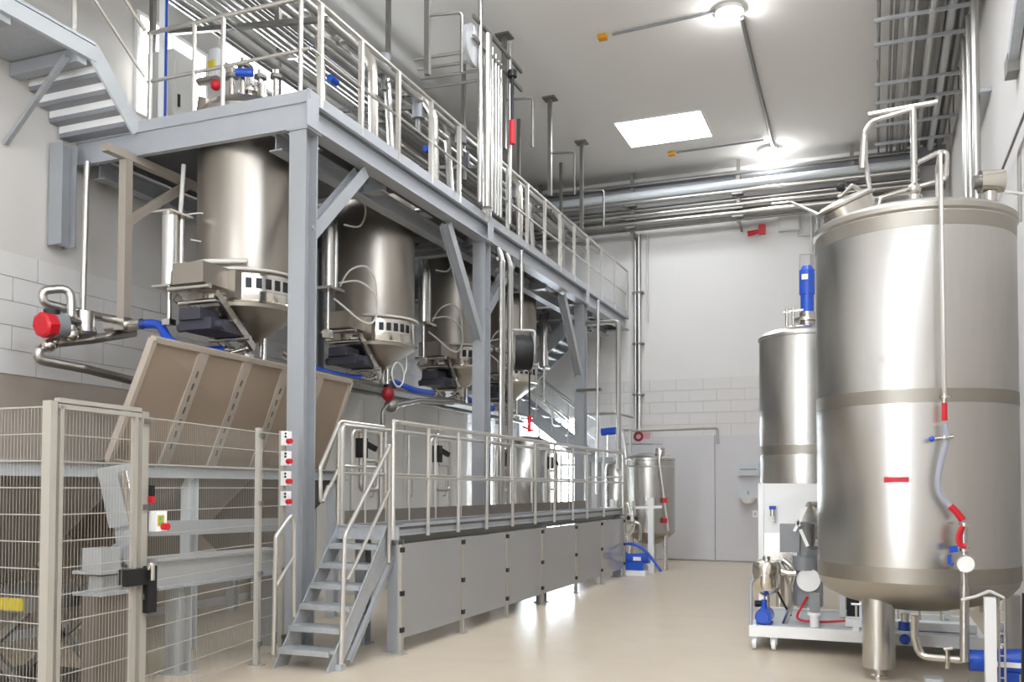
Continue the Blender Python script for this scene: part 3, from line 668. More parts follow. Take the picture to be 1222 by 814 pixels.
p2, p3 = V((-5.700,5.416,0.792)), V((-5.700,5.933,0.763))
MB().b2((-5.9, p2.y, p2.z), (-5.6, p3.y, p2.z+.03)).build('base_plate', 'zinc', dv)
p4 = V((-5.700,5.761,1.095))
MB().cyl(p4+V((-.1, 0, 0)), p4+V((.06, 0, 0)), .09, n=24).build('bearing', 'grey_paint', dv)
MB().b2((-5.82, p2.y+.02, 0), (-5.68, p3.y-.05, p2.z)).build('motor_stand', 'hopper_grey', dv)
ch = thing('discharge_chute', (-5.750,5.810,1.173), 'pale grey rectangular chute dropping from the hopper rim to the conveyor', 'chute')
MB().bar((-5.800,5.739,1.821), (-5.750,5.825,1.338), .2, .2, u=(1, 0, 0)).build('upper_duct', 'machine_grey', ch)
MB().bar((-5.750,5.843,1.337), (-5.750,5.875,1.100), .16, .16, u=(1, 0, 0)).build('lower_duct', 'machine_grey', ch)
lab(MB().tube([(-5.650,5.670,1.771), (-5.650,5.719,1.588), (-5.650,5.768,1.369)], .028, bend=.1).build('dust_pipe', 'steel', ch), 'bright dust pipe')
lt = thing('lift_table', (-6.4, 5.4, 0), 'dark lift table with a yellow edge low behind the fence on the left', 'lift')
MB().b2((-6.9, 5.0, .7), (-5.92, 5.9, .82)).build('table_top', 'dark_steel', lt)
lab(MB().b2((-6.9, 4.98, .72), (-5.93, 5.0, .81)).build('warning_edge', 'yellow', lt), 'yellow edge strip')
for y in (5.1, 5.8):
    for p, q in (((-6.8, y, .1), (-6.0, y, .7)), ((-6.8, y, .7), (-6.0, y, .1))): MB().bar(p, q, .04, .06).build('scissor_arm', 'dark_steel', lt)
MB().b2((-6.9, 5.0, 0), (-5.95, 5.9, .1)).build('base_frame', 'dark_steel', lt)

# grey enclosure behind the walkway
ge = thing('filter_housing', (-7.9, 13.8, 0), 'big pale grey panelled housing behind the walkway, under the vessels', 'housing')
MB().b2((-8.5, 11.0, 0), (-7.42, 16.2, 3.1)).build('body', 'grey_box_paint', ge)
for i in range(4): MB().b2((-7.42, 11.03+i*1.3, .06), (-7.4, 11.0+(i+1)*1.3-.03, 3.05)).build('side_panel', 'grey_box_paint', ge)
for i in range(4): MB().tube([(-7.4, 11.2+i*1.3, 1.5), (-7.34, 11.2+i*1.3, 1.5), (-7.34, 11.2+i*1.3, 1.8), (-7.4, 11.2+i*1.3, 1.8)], .012, 6, bend=.02).build('panel_handle', 'rail_steel', ge)
wt = thing('receiver_tank', (-6.7, 17.6, 0), 'bright white-lit cylindrical tank behind the far walkway rail', 'tank')
MB().lathe([(0, .7), (.4, .8), (.5, .95), (.5, 2.5), (.45, 2.62), (.25, 2.7), (0, 2.72)], (-6.7, 17.6, 0), 40).build('shell', 'brushed', wt)
m = MB()
for k in range(3): m.cyl((-6.7+.35*math.cos(k*2.1+.5), 17.6+.35*math.sin(k*2.1+.5), 0), (-6.7+.35*math.cos(k*2.1+.5), 17.6+.35*math.sin(k*2.1+.5), .9), .05)
m.build('legs', 'steel', wt)

# ================================================================ stair and landing, upper left
ul = thing('upper_stair', (-8.1, 7.4, 5.6), 'grey stair in the upper left corner seen from below, rising to a landing', 'stairs')
for i in range(5):
    y = 7.7-i*.135; z = 5.66+i*.125
    MB().b2((-8.58, y-.11, z-.05), (-7.62, y+.04, z+.02)).build('tread', 'grey_paint', ul)
    MB().b2((-8.58, y-.12, z-.0), (-7.62, y-.11, z+.12)).build('riser', 'white_paint', ul)  # white plates stand in for lit wall seen through open gaps
MB().bar((-7.6, 7.76, 5.62), (-7.6, 7.1, 6.25), .03, .2).build('stringer', 'pale_grey', ul)
MB().bar((-7.6, 7.15, 6.2), (-7.6, 3.6, 6.2), .05, .16).build('landing_beam', 'pale_grey', ul)
MB().bar((-7.64, 7.15, 6.31), (-7.64, 3.6, 6.31), .12, .03).build('landing_curb', 'zinc', ul)
MB().b2((-8.59, 3.6, 6.2), (-7.62, 7.1, 6.25)).build('landing_plate', 'zinc', ul)
MB().bar((-8.59, 7.0, 6.12), (-7.62, 7.0, 6.12), .12, .14).build('landing_joist', 'blue_grey', ul)
MB().bar((-8.59, 6.1, 6.12), (-7.62, 6.1, 6.12), .12, .14).build('landing_joist', 'blue_grey', ul)
MB().bar((-7.72, 6.9, 6.1), (-8.58, 6.9, 5.3), .05, .05).build('diagonal_strut', 'zinc', ul)
MB().cyl((-7.63, 6.9, 6.3), (-7.63, 6.9, 7.35), .025).build('rail_post', 'rail_steel', ul)
MB().cyl((-7.63, 5.6, 6.3), (-7.63, 5.6, 7.35), .025).build('rail_post', 'rail_steel', ul)
MB().tube([(-7.63, 3.7, 7.35), (-7.63, 7.1, 7.35), (-7.5, 7.75, 6.72)], .024, bend=.1).build('top_rail', 'rail_steel', ul)
MB().tube([(-7.63, 3.7, 6.85), (-7.63, 7.1, 6.85), (-7.5, 7.75, 6.2)], .018, bend=.1).build('mid_rail', 'rail_steel', ul)
tt = thing('switch_cabinet', (-8.2, 9.2, 5.61), 'tall grey cabinet on the upper platform left of the nearest vessel', 'cabinet')
MB().b2((-8.3, 8.62, PT+.01), (-7.9, 9.0, 7.0)).build('body', 'grey_box_paint', tt)
MB().b2((-7.9, 8.65, PT+.06), (-7.88, 8.97, 6.95)).build('door', 'grey_box_paint', tt)
MB().b2((-7.88, 8.68, 6.3), (-7.86, 8.71, 6.45)).build('handle', 'black', tt)
tt = thing('platform_post', (-7.55, 8.1, 5.61), 'slim white post with a blue cable behind the near end rail of the platform', 'post')
MB().b2((-7.62, 8.08, PT), (-7.54, 8.14, 7.9)).build('post', 'white_paint', tt)
MB().cyl((-7.53, 8.1, PT), (-7.53, 8.1, 7.9), .015).build('cable', 'blue_plastic', tt)
tt = thing('top_valves', (-6.6, 8.35, 6.0), 'valve group with red, yellow and blue parts on top of the nearest vessel', 'valves')
lab(MB().ball((-6.9, 8.2, 6.2), .06).build('red_cap', 'red_plastic', tt), 'red cap')
lab(MB().b2((-6.93, 8.1, 6.36), (-6.85, 8.16, 6.44)).build('yellow_tag', 'yellow', tt), 'yellow tag')
lab(MB().cyl((-6.62, 8.2, 6.3), (-6.45, 8.28, 6.3), .045).build('blue_actuator', 'blue_paint', tt), 'blue actuator')
MB().b2((-6.95, 8.14, 6.28), (-6.84, 8.24, 6.6)).build('housing', 'pale_grey', tt)
for x, y, h in ((-6.6, 8.3, 6.5), (-6.4, 8.35, 6.35), (-6.3, 8.5, 6.4), (-6.75, 8.3, 6.4)):
    MB().cyl((x, y, 5.95), (x, y, h), .035).build('stem', 'steel', tt); MB().cyl((x, y, h-.1), (x, y, h-.06), .07).build('collar', 'dark_steel', tt)
MB().cyl((-7.0, 8.15, 5.7), (-6.9, 8.1, 6.0), .12).build('sight_port', 'silo_steel', tt)
# ================================================================ pipe racks under the ceiling
rk = thing('pipe_rack', (-7, 13, 7.2), 'dense rack of steel pipes under the ceiling above the upper platform', 'pipe rack')
rp = [(-5.95, 7.15, .05), (-6.1, 7.4, .04), (-6.28, 7.2, .05), (-6.42, 7.58, .045), (-6.55, 7.3, .06), (-6.68, 7.75, .04), (-6.8, 7.45, .05), (-6.95, 7.95, .04), (-7.05, 7.6, .06), (-7.2, 8.15, .045),
      (-7.35, 7.75, .05), (-7.5, 8.3, .05), (-7.62, 7.95, .05), (-7.78, 8.45, .045), (-7.9, 8.1, .06), (-8.05, 8.55, .045), (-8.2, 8.25, .05), (-8.3, 8.6, .04), (-7.1, 7.2, .04), (-7.45, 7.3, .05), (-7.8, 7.5, .05)]
for x, z, r in rp: MB().cyl((x, 5.0, z), (x, 20.3, z), r, n=12).build('pipe', 'pipe_steel', rk)
for y in (6.2, 8.8, 11.4, 14.0, 16.6, 19.2):
    MB().bar((-8.45, y, 8.2), (-6.9, y, 8.05), .05, .06).build('cross_bar', 'dark_steel', rk)
    MB().bar((-8.45, y, 7.36), (-5.8, y, 7.04), .05, .06).build('cross_bar', 'dark_steel', rk)
    for x in (-8.4, -6.5):
        MB().b2((x-.03, y-.03, 7.1), (x+.03, y+.03, ZC)).build('hanger', 'dark_steel', rk)
MB().b2((-8.4, 5.0, 8.68), (-7.8, 20.3, 8.72)).build('cable_tray', 'pale_grey', rk)
for y in (9.3, 11.0, 12.9, 14.3, 16.6):
    MB().tube([(-7.05, y, 7.6), (-6.3, y, 7.6), (-6.2, y, 6.2), (-6.25, y+.05, PT+.05)], .055, bend=.35).build('drop_pipe', 'pipe_steel', rk)
    MB().tube([(-6.4, y+.4, 7.3), (-6.0, y+.4, 7.28), (-5.75, y+.4, 6.9), (-5.75, y+.45, PT+.02)], .06, bend=.3).build('drop_pipe', 'steel', rk)
for x, y, z in ((-6.1, 10.6, 7.2), (-6.0, 11.4, 6.9), (-5.9, 12.6, 6.95), (-6.3, 13.6, 6.95), (-6.1, 15.2, 6.9)):
    v = MB().cyl((x, y, z), (x, y, z+.28), .09, n=18).build('valve_head', 'grey_paint', rk)
    MB().cyl((x, y, z-.2), (x, y, z), .04).build('valve_stem', 'dark_steel', v)
for x, y, z in ((-6.7, 10.2, 7.1), (-6.6, 9.7, 7.3), (-6.3, 12.2, 6.8)):
    lab(MB().cyl((x, y, z), (x, y+.16, z), .05).build('blue_actuator', 'blue_paint', rk), 'small blue actuator')
# ceiling hangers standing clear of the rack, each with a T plate
for k, (x, y, lb) in enumerate(((-5.45, 10.6, 'nearest ceiling hanger with top plate above the upper rail'), (-5.5, 13.4, 'ceiling hanger just left of the vertical pipe group'), (-5.6, 15.9, 'ceiling hanger just right of the vertical pipe group, with side arm'), (-5.7, 18.2, 'farthest ceiling hanger above the upper rail'))):
    t = thing('ceiling_hanger', (x, y, 7.1), lb, 'hanger', 'ceiling hangers above the upper rail')
    MB().b2((x-.035, y-.035, 7.1), (x+.035, y+.035, ZC-.02)).build('rod', 'dark_steel', t)
    MB().b2((x-.12, y-.12, ZC-.03), (x+.12, y+.12, ZC)).build('top_plate', 'dark_steel', t)
    MB().tube([(x, y, 7.9), (x+.45, y+.1, 7.9), (x+.45, y+.1, 7.1)], .02, bend=.06).build('side_arm', 'dark_steel', t)

# vertical pipe group at the middle column
vg = thing('vertical_pipes', (-5.2, 12.3, 5.6), 'group of vertical steel pipes rising to the ceiling at the middle of the platform', 'pipes')
for y, r, z1 in ((11.85, .035, 8.75), (12.1, .075, 8.3), (12.3, .025, 8.2), (12.42, .025, 8.15), (12.53, .025, 8.1), (12.64, .02, 8.1), (13.0, .03, 8.6)):
    MB().cyl((BX+.08, y, PT+.13), (BX+.08, y, z1), r, n=12).build('riser_pipe', 'pipe_steel', vg)
for k, (y, z) in enumerate(((12.3, 8.2), (12.42, 8.1), (12.53, 8.0), (12.64, 7.9))):
    MB().tube([(BX+.08, y, z-.1), (BX+.08, y, z), (-6.5, y-.1, z)], .025, bend=.08).build('header_pipe', 'pipe_steel', vg)
for z in (8.35, 8.05): MB().bar((BX+.08, 11.6, z), (BX+.08, 13.5, z), .04, .05).build('bracket_bar', 'dark_steel', vg)
MB().cyl((-5.35, 11.75, 8.0), (-5.28, 11.75, 8.0), .3, n=28).build('round_guard', 'clear_sheet', vg)
t = thing('hanging_gripper', (-5.2, 12.95, 6.9), 'black rod with red handle hanging by the vertical pipe group', 'tool')
MB().cyl((BX+.16, 12.9, 7.3), (BX+.16, 12.9, 8.0), .025).build('rod', 'black', t); MB().cyl((BX+.16, 12.9, 8.0), (BX+.16, 12.9, 8.1), .07).build('holder', 'black', t)
MB().cyl((BX+.16, 12.9, 6.95), (BX+.16, 12.9, 7.32), .045).build('handle', 'red_plastic', t)
t = thing('pipe_pair', (-5.2, 12.7, 2.2), 'pair of bright vertical pipes beside the middle column below the platform', 'pipes')
for y, r in ((12.62, .035), (12.72, .022), (12.95, .035), (13.05, .022)):
    MB().tube([(BX+.1, y, 1.3), (BX+.1, y, PB-.25), (BX+.02, y+.05, PB-.05)], r, bend=.06).build('pipe', 'pipe_steel', t)
for z in (4.9, 3.7, 2.6): MB().b2((BX+.04, 12.55, z), (BX+.08, 13.12, z+.05)).build('clip', 'dark_steel', t)
# hose reel
rl = thing('hose_reel', (-5.2, 13.0, 3.4), 'black hose reel hanging beside the middle column', 'reel')
rc = V((-5.12, 13.2, 3.75)); ax = V((.85, .52, 0)).normalized()
MB().lathe([(.1, -.13), (.27, -.13), (.29, 0), (.27, .13), (.1, .13)], rc, 28, axis=ax, close=True).build('wound_hose', 'black', rl)
for sg in (-1, 1): MB().lathe([(.0, .0), (.3, .0), (.32, .012), (.3, .024), (.0, .024)], rc+ax*(.14*sg-.012), 28, axis=ax).build('side_disc', 'steel', rl)
MB().tube([rc+ax*.2, rc+ax*.22+V((0, 0, .36)), rc-ax*.22+V((0, 0, .36)), rc-ax*.2], .02, bend=.06).build('hanger_yoke', 'pale_grey', rl)
MB().cyl(rc+V((0, 0, .36)), rc+V((0, 0, 1.62)), .03).build('suspension_bar', 'pipe_steel', rl)
MB().tube([rc+ax*.0+V((.1, .1, -.26)), (-5.02, 13.3, 3.3), (-5.02, 13.3, 2.78)], .014, bend=.1).build('hose', 'black', rl)
lab(MB().cyl((-5.02, 13.3, 2.52), (-5.02, 13.3, 2.78), .03).build('hose_handle', 'red_plastic', rl), 'red end handle')
MB().bar((-5.1, 13.2, 2.6), (-4.98, 13.36, 2.54), .03, .03).build('handle_lever', 'red_plastic', rl)

# ================================================================ back wall pipe rack
br = thing('pipe_rack', (-3, 20.5, 7.6), 'rack of horizontal steel pipes high along the back wall', 'pipe rack')
for z, r, y, mt in ((8.33, .1, 20.25, 'pale_grey'), (8.17, .05, 20.2, 'pipe_steel'), (7.87, .045, 20.2, 'pipe_steel'), (7.69, .05, 20.2, 'pipe_steel'), (7.8, .04, 20.5, 'pipe_steel'), (8.05, .05, 20.45, 'pipe_steel'), (8.6, .04, 20.3, 'dark_steel'), (7.58, .03, 20.35, 'dark_steel')):
    MB().cyl((-8.3, y, z), (.9, y, z), r, n=14).build('pipe', mt, br)
MB().b2((-8.4, 20.55, 7.9), (1.4, 20.8, 8.02)).build('cable_tray', 'dark_steel', br)
MB().b2((-8.4, 20.4, 8.45), (1.4, 20.85, 8.7)).build('trunking', 'grey_paint', br)
for x in (-7.4, -5.15, -2.75, -.4):
    h = MB().b2((x-.04, 20.3, 7.5), (x+.04, 20.36, 8.9)).build('hanger', 'dark_steel', br)
    for z in (7.6, 7.78, 8.1): MB().b2((x-.12, 20.12, z-.02), (x+.12, 20.3, z+.02)).build('pipe_clamp', 'dark_steel', h)
    MB().bar((x, 20.85, 7.45), (x, 20.2, 7.62), .05, .05).build('wall_strut', 'dark_steel', h)
t = thing('wall_pipes', (-5.1, 20.7, 3), 'three vertical pipes clipped to the back wall beside the platform end', 'pipes')
for x, r, z0, z1 in ((-5.19, .035, 2.9, 7.6), (-5.1, .05, .3, 7.6), (-4.9, .018, 5.5, 7.55)):
    MB().cyl((x, 20.78, z0), (x, 20.78, z1), r, n=10).build('pipe', 'pipe_steel', t)
for z in (3.8, 5.0, 6.2): MB().b2((-5.26, 20.72, z), (-5.0, 20.9, z+.04)).build('clip', 'dark_steel', t)
t = thing('alarm_horn', (-2.42, 20.8, 7.3), 'small red alarm horn high on the back wall', 'alarm')
MB().b2((-2.38, 20.8, 7.33), (-2.24, 20.9, 7.55)).build('housing', 'red_plastic', t); MB().cyl((-2.38, 20.83, 7.4), (-2.62, 20.8, 7.36), .045, .06).build('horn', 'red_plastic', t)
t = box_thing('junction_box', 'pale grey junction box high on the back wall near the big tank', 'box', (-1.95, 20.8, 7.35), (-1.5, 20.9, 7.72), 'pale_grey')
MB().tube([(-1.55, 20.85, 7.35), (-1.55, 20.85, 7.22), (-1.2, 20.85, 7.22)], .02, bend=.05).build('cable', 'white_cable', t)
MB().b2((-1.92, 20.79, 7.38), (-1.53, 20.8, 7.69)).build('lid', 'grey_box_paint', t)
t = thing('paper_dispenser', (-2.6, 20.7, 1.93), 'white wall dispenser with dark slot on the grey back door, upper one', 'dispenser')
MB().b2((-2.84, 20.72, 1.93), (-2.4, 20.86, 2.2)).build('housing', 'pale_grey', t); MB().b2((-2.8, 20.715, 2.05), (-2.44, 20.722, 2.08)).build('slot', 'grey_paint', t)
t = thing('hand_basin', (-2.62, 20.6, 1.3), 'small white wall basin with steel tap on the grey back door', 'basin')
MB().b2((-2.84, 20.68, 1.35), (-2.4, 20.86, 1.66)).build('splash_back', 'pale_grey', t)
MB().lathe([(.0, 1.3), (.1, 1.32), (.17, 1.42), (.18, 1.44), (.15, 1.44), (.08, 1.36), (0, 1.35)], (-2.62, 20.62, 0), 20).build('bowl', 'white_paint', t)
MB().tube([(-2.62, 20.7, 1.5), (-2.62, 20.6, 1.6), (-2.62, 20.55, 1.52)], .018, bend=.04).build('tap', 'steel', t)
t = box_thing('light_switch', 'small white switch plate on the back door below the basin', 'switch', (-2.55, 20.82, 1.0), (-2.44, 20.86, 1.15), 'white_paint')
MB().b2((-2.52, 20.815, 1.04), (-2.47, 20.822, 1.11)).build('rocker', 'pale_grey', t)

# back stair behind the far column
bs = thing('back_stair', (-6, 19.6, 0), 'grey two-flight stair at the back wall behind the far column', 'stairs')
a, b2_ = V((-7.918,19.400,3.813)), V((-6.021,19.400,2.323))
for y in (19.4, 20.3): MB().bar((a.x, y, a.z), (b2_.x, y, b2_.z), .03, .26).build('stringer', 'blue_grey', bs)
n = 7
for i in range(n):
    p = a.lerp(b2_, (i+.5)/n); MB().b2((p.x-.13, 19.42, p.z), (p.x+.13, 20.28, p.z+.03)).build('tread', 'zinc', bs)
for k, h in enumerate((.95, .88, .5, .42)):
    MB().tube([(a.x, 19.4+(.9 if k % 2 else 0), a.z+h), (b2_.x, 19.4+(.9 if k % 2 else 0), b2_.z+h)], .018).build('hand_rail', 'rail_steel', bs)
for i in range(1, 5):
    p = a.lerp(b2_, i/5); MB().cyl((p.x, 19.4, p.z), (p.x, 19.4, p.z+.95), .016).build('rail_post', 'rail_steel', bs)
MB().b2((b2_.x, 19.38, b2_.z-.1), (b2_.x+.7, 20.32, b2_.z)).build('lower_landing', 'blue_grey', bs)
for x in (b2_.x+.1, b2_.x+.62):
    for y in (19.45, 20.25): MB().b2((x-.04, y-.04, 0), (x+.04, y+.04, b2_.z-.1)).build('landing_leg', 'blue_grey', bs)
for x in (a.x-.8, a.x):
    for y in (18.5, 20.25): MB().b2((x-.04, y-.04, 0), (x+.04, y+.04, a.z-.1)).build('landing_leg', 'blue_grey', bs)
c, e = V((-7.524,19.400,3.837)), V((-5.535,19.400,5.440))
for y in (18.4, 19.25): MB().bar((c.x, y, c.z), (e.x, y, e.z+.15), .03, .26).build('upper_stringer', 'blue_grey', bs)
for i in range(11):
    p = c.lerp(e, (i+.5)/11); MB().b2((p.x-.12, 18.42, p.z), (p.x+.12, 19.23, p.z+.03)).build('tread', 'zinc', bs)
MB().b2((a.x-.9, 18.4, a.z-.1), (a.x+.1, 20.4, a.z)).build('half_landing', 'blue_grey', bs)

# ================================================================ right ceiling tray and pipes
rr = thing('cable_rack', (.7, 14, 8.4), 'wide rack of cables and pipes under the ceiling along the right wall', 'cable rack')
for x, z, r, mt in ((.12, 8.62, .018, 'dark_steel'), (.28, 8.6, .02, 'dark_steel'), (.36, 8.6, .03, 'dark_steel'), (.5, 8.62, .05, 'pipe_steel'), (.62, 8.62, .04, 'pipe_steel'), (.84, 8.58, .06, 'pipe_steel'), (1.0, 8.66, .04, 'dark_steel'), (1.1, 8.6, .06, 'pale_grey'), (1.25, 8.6, .05, 'dark_steel')):
    MB().cyl((x, 5, z), (x, 20.2, z), r, n=10).build('pipe', mt, rr)
for x0, x1 in ((.68, .78), (.9, 1.04), (1.14, 1.34)): MB().b2((x0, 5, 8.68), (x1, 20.2, 8.76)).build('cable_tray', 'dark_steel', rr)
for y in (7.2, 8.7, 10.2, 11.6, 13.0, 14.2, 15.0, 16.5, 17.3, 18.4, 19.4):
    MB().bar((.05, y, 8.52), (1.45, y, 8.52), .045, .05).build('cross_bar', 'zinc', rr)
    for x in (.1, 1.4): MB().cyl((x, y, 8.5), (x, y, ZC), .012, n=6).build('threaded_rod', 'dark_steel', rr)
t = thing('wall_pipes', (1.3, 14.5, 0), 'three tall bright pipes standing along the right wall behind the big tank', 'pipes')
for y in (15.2, 14.5, 13.7): MB().cyl((1.32, y, 0), (1.32, y, 8.5), .05, n=14).build('pipe', 'pipe_steel', t)
for z in (2.0, 4.5, 7.0): MB().b2((1.36, 13.6, z), (1.5, 15.3, z+.05)).build('clip_rail', 'zinc', t)
t = thing('wall_bracket', (1.4, 11.5, 7), 'dark steel bracket channel at the top right on the right wall', 'bracket')
MB().bar((1.44, 11.2, 6.35), (1.44, 10.0, 6.9), .1, .14).build('channel', 'zinc', t)
MB().b2((1.38, 11.1, 6.2), (1.5, 11.35, 6.4)).build('end_plate', 'dark_steel', t)
t = thing('steam_pipe', (1.35, 9.5, 4.5), 'thin bent steel pipe on the right wall above the tank motor', 'pipe')
MB().tube([(1.36, 10.2, 4.3), (1.36, 10.2, 5.0), (1.36, 9.0, 5.0), (1.36, 8.8, 4.35)], .02, bend=.08).build('pipe', 'pipe_steel', t)
MB().cyl((1.42, 14, 5.4), (1.42, 8, 5.4), .015, n=6).build('conduit', 'dark_steel', t)

# ================================================================ ceiling lamps and conduits
for k, (x, y, lb) in enumerate(((-2.0, 13.9, 'nearer round ceiling lamp, at the top of the picture'), (-2.05, 20.0, 'farther round ceiling lamp, near the back wall'), (-2.0, 7.6, 'round ceiling lamp above the stair'), (-2.0, 1.2, 'round ceiling lamp above the camera'))):
    t = thing('ceiling_lamp', (x, y, ZC-.08), lb, 'lamp', 'round ceiling lamps')
    MB().lathe([(.0, ZC-.0), (.21, ZC), (.21, ZC-.06), (0, ZC-.06)], (x, y, 0), 28).build('housing', 'white_paint', t)
    MB().lathe([(0, ZC-.17), (.07, ZC-.162), (.12, ZC-.14), (.16, ZC-.1), (.17, ZC-.06)], (x, y, 0), 28).build('diffuser', 'lamp_glow', t)
pipe('ceiling_conduit', 'grey conduit running on the ceiling between the two round lamps', [(-1.85, 14.15, ZC-.04), (-1.95, 19.8, ZC-.04)], .035, 'dark_steel', 'conduit')
pipe('ceiling_conduit', 'thin conduit from the nearer lamp to the orange detector', [(-2.2, 13.85, ZC-.03), (-3.85, 13.95, ZC-.03)], .02, 'grey_paint', 'conduit')
pipe('ceiling_conduit', 'thin conduit from the farther lamp to the orange detector', [(-2.1, 19.4, ZC-.03), (-3.95, 19.45, ZC-.03)], .02, 'grey_paint', 'conduit')
for x, y, lb in ((-4.02, 13.97, 'nearer small orange detector on the ceiling'), (-4.05, 19.47, 'farther small orange detector on the ceiling')):
    t = thing('ceiling_detector', (x, y, ZC-.08), lb, 'detector'); MB().b2((x-.07, y-.06, ZC-.07), (x+.07, y+.06, ZC)).build('housing', 'orange', t)

# ================================================================ big tank
TX, TY, TR = .33, 9.04, .842
bt = thing('storage_tank', (TX, TY, 0), 'big brushed steel tank on cylindrical legs at the right', 'tank')
c = (TX, TY, 0)
MB().lathe([(TR, .86), (TR, 3.96)], c, 96).build('shell', 'brushed', bt)
MB().lathe([(TR, 3.96), (TR+.02, 3.98), (TR+.02, 4.02), (TR-.03, 4.06), (TR-.2, 4.12), (.4, 4.18), (0, 4.2)], c, 96).build('top_head', 'brushed_dull', bt)
MB().lathe([(TR, .86), (TR-.02, .8), (TR-.08, .73), (TR-.22, .66), (.3, .58), (0, .56)], c, 96).build('bottom_head', 'brushed_dull', bt)
for z0, z1 in ((.86, .99), (2.36, 2.475), (3.83, 3.95)):
    MB().lathe([(TR-.004, z0), (TR+.0025, z0), (TR+.0025, z1), (TR-.004, z1)], c, 96, close=True).build('weld_band', 'weld_band', bt)
for ang, rr_ in ((-124, .57), (131, .5), (2, .7)):
    x, y = TX+rr_*math.cos(math.radians(ang)), TY+rr_*math.sin(math.radians(ang))
    l = MB().cyl((x, y, .1), (x, y, .72), .135, n=32).build('leg', 'brushed', bt)
    m = MB().cyl((x, y, .03), (x, y, .1), .035); m.cyl((x, y, 0), (x, y, .03), .07); m.build('levelling_foot', 'steel', l)
def on_tank(px_ang, z, off=0): return (TX+(TR+off)*math.cos(px_ang), TY+(TR+off)*math.sin(px_ang), z)
def tank_plate(name, a0, a1, z0, z1, mt, l=None):
    o = MB().lathe([(TR, z0), (TR+.005, z0), (TR+.005, z1), (TR, z1)], c, 10, a0=a0, a1=a1, close=True).build(name, mt, bt)
    if l: lab(o, l)
tank_plate('warning_strip', -1.89, -1.66, 1.7, 1.745, 'red_plastic', 'thin red warning strip')
tank_plate('name_plate', -1.93, -1.82, 2.72, 2.76, 'steel')
# manhole, nozzle cross and drive on top
m = MB().cyl((TX-.5, TY-.2, 4.1), (TX-.56, TY-.24, 4.24), .24, n=32); mh = m.build('manhole', 'steel', bt)
MB().lathe([(.25, 0), (.27, .01), (.27, .03), (.2, .06), (0, .08)], (TX-.56, TY-.24, 4.24), 32, axis=(-.35, -.25, .9)).build('manhole_lid', 'brushed_dull', mh)
MB().tube([(TX-.62, TY-.3, 4.3), (TX-.5, TY-.25, 4.42), (TX-.42, TY-.2, 4.36)], .018, bend=.04).build('lid_handle', 'steel', mh)
MB().ball((TX-.6, TY-.28, 4.4), .04).build('clamp_knob', 'black', mh)
m = MB().cyl((TX+.02, TY-.1, 4.15), (TX+.02, TY-.1, 4.3), .07); m.cyl((TX+.02, TY-.1, 4.3), (TX+.02, TY-.1, 5.12), .028); m.build('spray_riser', 'steel', bt)
MB().tube([(TX+.02, TY-.1, 5.1), (TX-.33, TY-.1, 5.04), (TX-.39, TY-.1, 4.95), (TX-.39, TY-.05, 4.7), (TX-.32, TY, 4.15)], .024, bend=.08).build('spray_arm', 'pipe_steel', bt)
MB().tube([(TX-.36, TY-.1, 5.1), (TX+.22, TY-.1, 5.13)], .024).build('header_bar', 'pipe_steel', bt)
MB().tube([(TX-.4, TY-.1, 4.9), (TX-.42, TY-.12, 4.6)], .03).build('spray_cap', 'steel', bt)
MB().tube([(TX-.3, TY-.15, 4.15), (TX-.27, TY-.15, 4.3), (TX+.02, TY-.1, 4.38), (TX+.28, TY-.1, 4.42), (TX+.3, TY-.1, 4.7), (TX+.05, TY-.1, 4.6)], .022, bend=.06).build('loop_pipe', 'steel', bt)
m = MB().ball((TX+.02, TY-.1, 4.36), .06); m.build('cross_fitting', 'steel', bt)
dm = MB().cyl((TX+.55, TY-.1, 4.36), (TX+.74, TY-.06, 4.36), .1, n=24).build('drive_motor', 'polished', bt)
m = MB().cyl((TX+.63, TY-.1, 4.08), (TX+.63, TY-.1, 4.26), .06); m.cyl((TX+.63, TY-.1, 4.1), (TX+.63, TY-.1, 4.13), .11); m.build('motor_pedestal', 'steel', dm)
MB().cyl((TX+.5, TY-.11, 4.36), (TX+.56, TY-.1, 4.36), .06).build('motor_cap', 'dark_steel', dm)
MB().tube([(TX+.75, TY-.1, 4.25), (TX+.95, TY-.1, 4.2), (TX+1.15, TY+.1, 4.24)], .015, bend=.06).build('motor_cable', 'white_cable', dm)
pipe('cross_pipe', 'thin steel pipe from the back rack down to the big tank', [(-2.0, 19.9, 7.7), (-1.6, 19.9, 7.7), (-.4, 10.2, 4.5)], .025)
# filling line on the front of the tank
fl = thing('filling_line', (.5, 8.1, .4), 'vertical filling pipe with flexible hose and red clips in front of the big tank', 'pipe')
FY = 8.08
MB().tube([(TX+.2, TY-.3, 4.12), (TX+.2, TY-.3, 4.45), (0.514,8.080,4.393), (0.521,8.080,2.412)], .018, bend=.05).build('upper_pipe', 'rail_steel', fl)
MB().smooth_tube([(0.518,8.080,2.176), (0.529,8.080,2.041), (0.476,8.060,1.805), (0.468,8.060,1.637), (0.541,8.080,1.516), (0.636,8.080,1.403)], .024, 10).build('flexible_hose', 'hose_clear', fl)
lab(MB().cyl((0.520,8.080,2.338), (0.519,8.080,2.196), .022).build('red_sleeve', 'red_plastic', fl), 'red sleeve')
lab(MB().smooth_tube([(0.552,8.070,1.510), (0.600,8.070,1.457), (0.641,8.070,1.397)], .028, 10).build('red_sleeve', 'red_plastic', fl), 'red sleeve')
MB().cyl((0.521,8.080,2.412), (0.520,8.080,2.331), .018).build('union', 'steel', fl)
for p in ((0.527,8.080,2.385), (0.523,8.080,2.061), (0.654,8.080,1.364), (0.651,8.080,1.164)):
    p = V(p); MB().cyl(p-V((0, 0, .012)), p+V((0, 0, .012)), .045).build('clamp_ring', 'steel', fl)
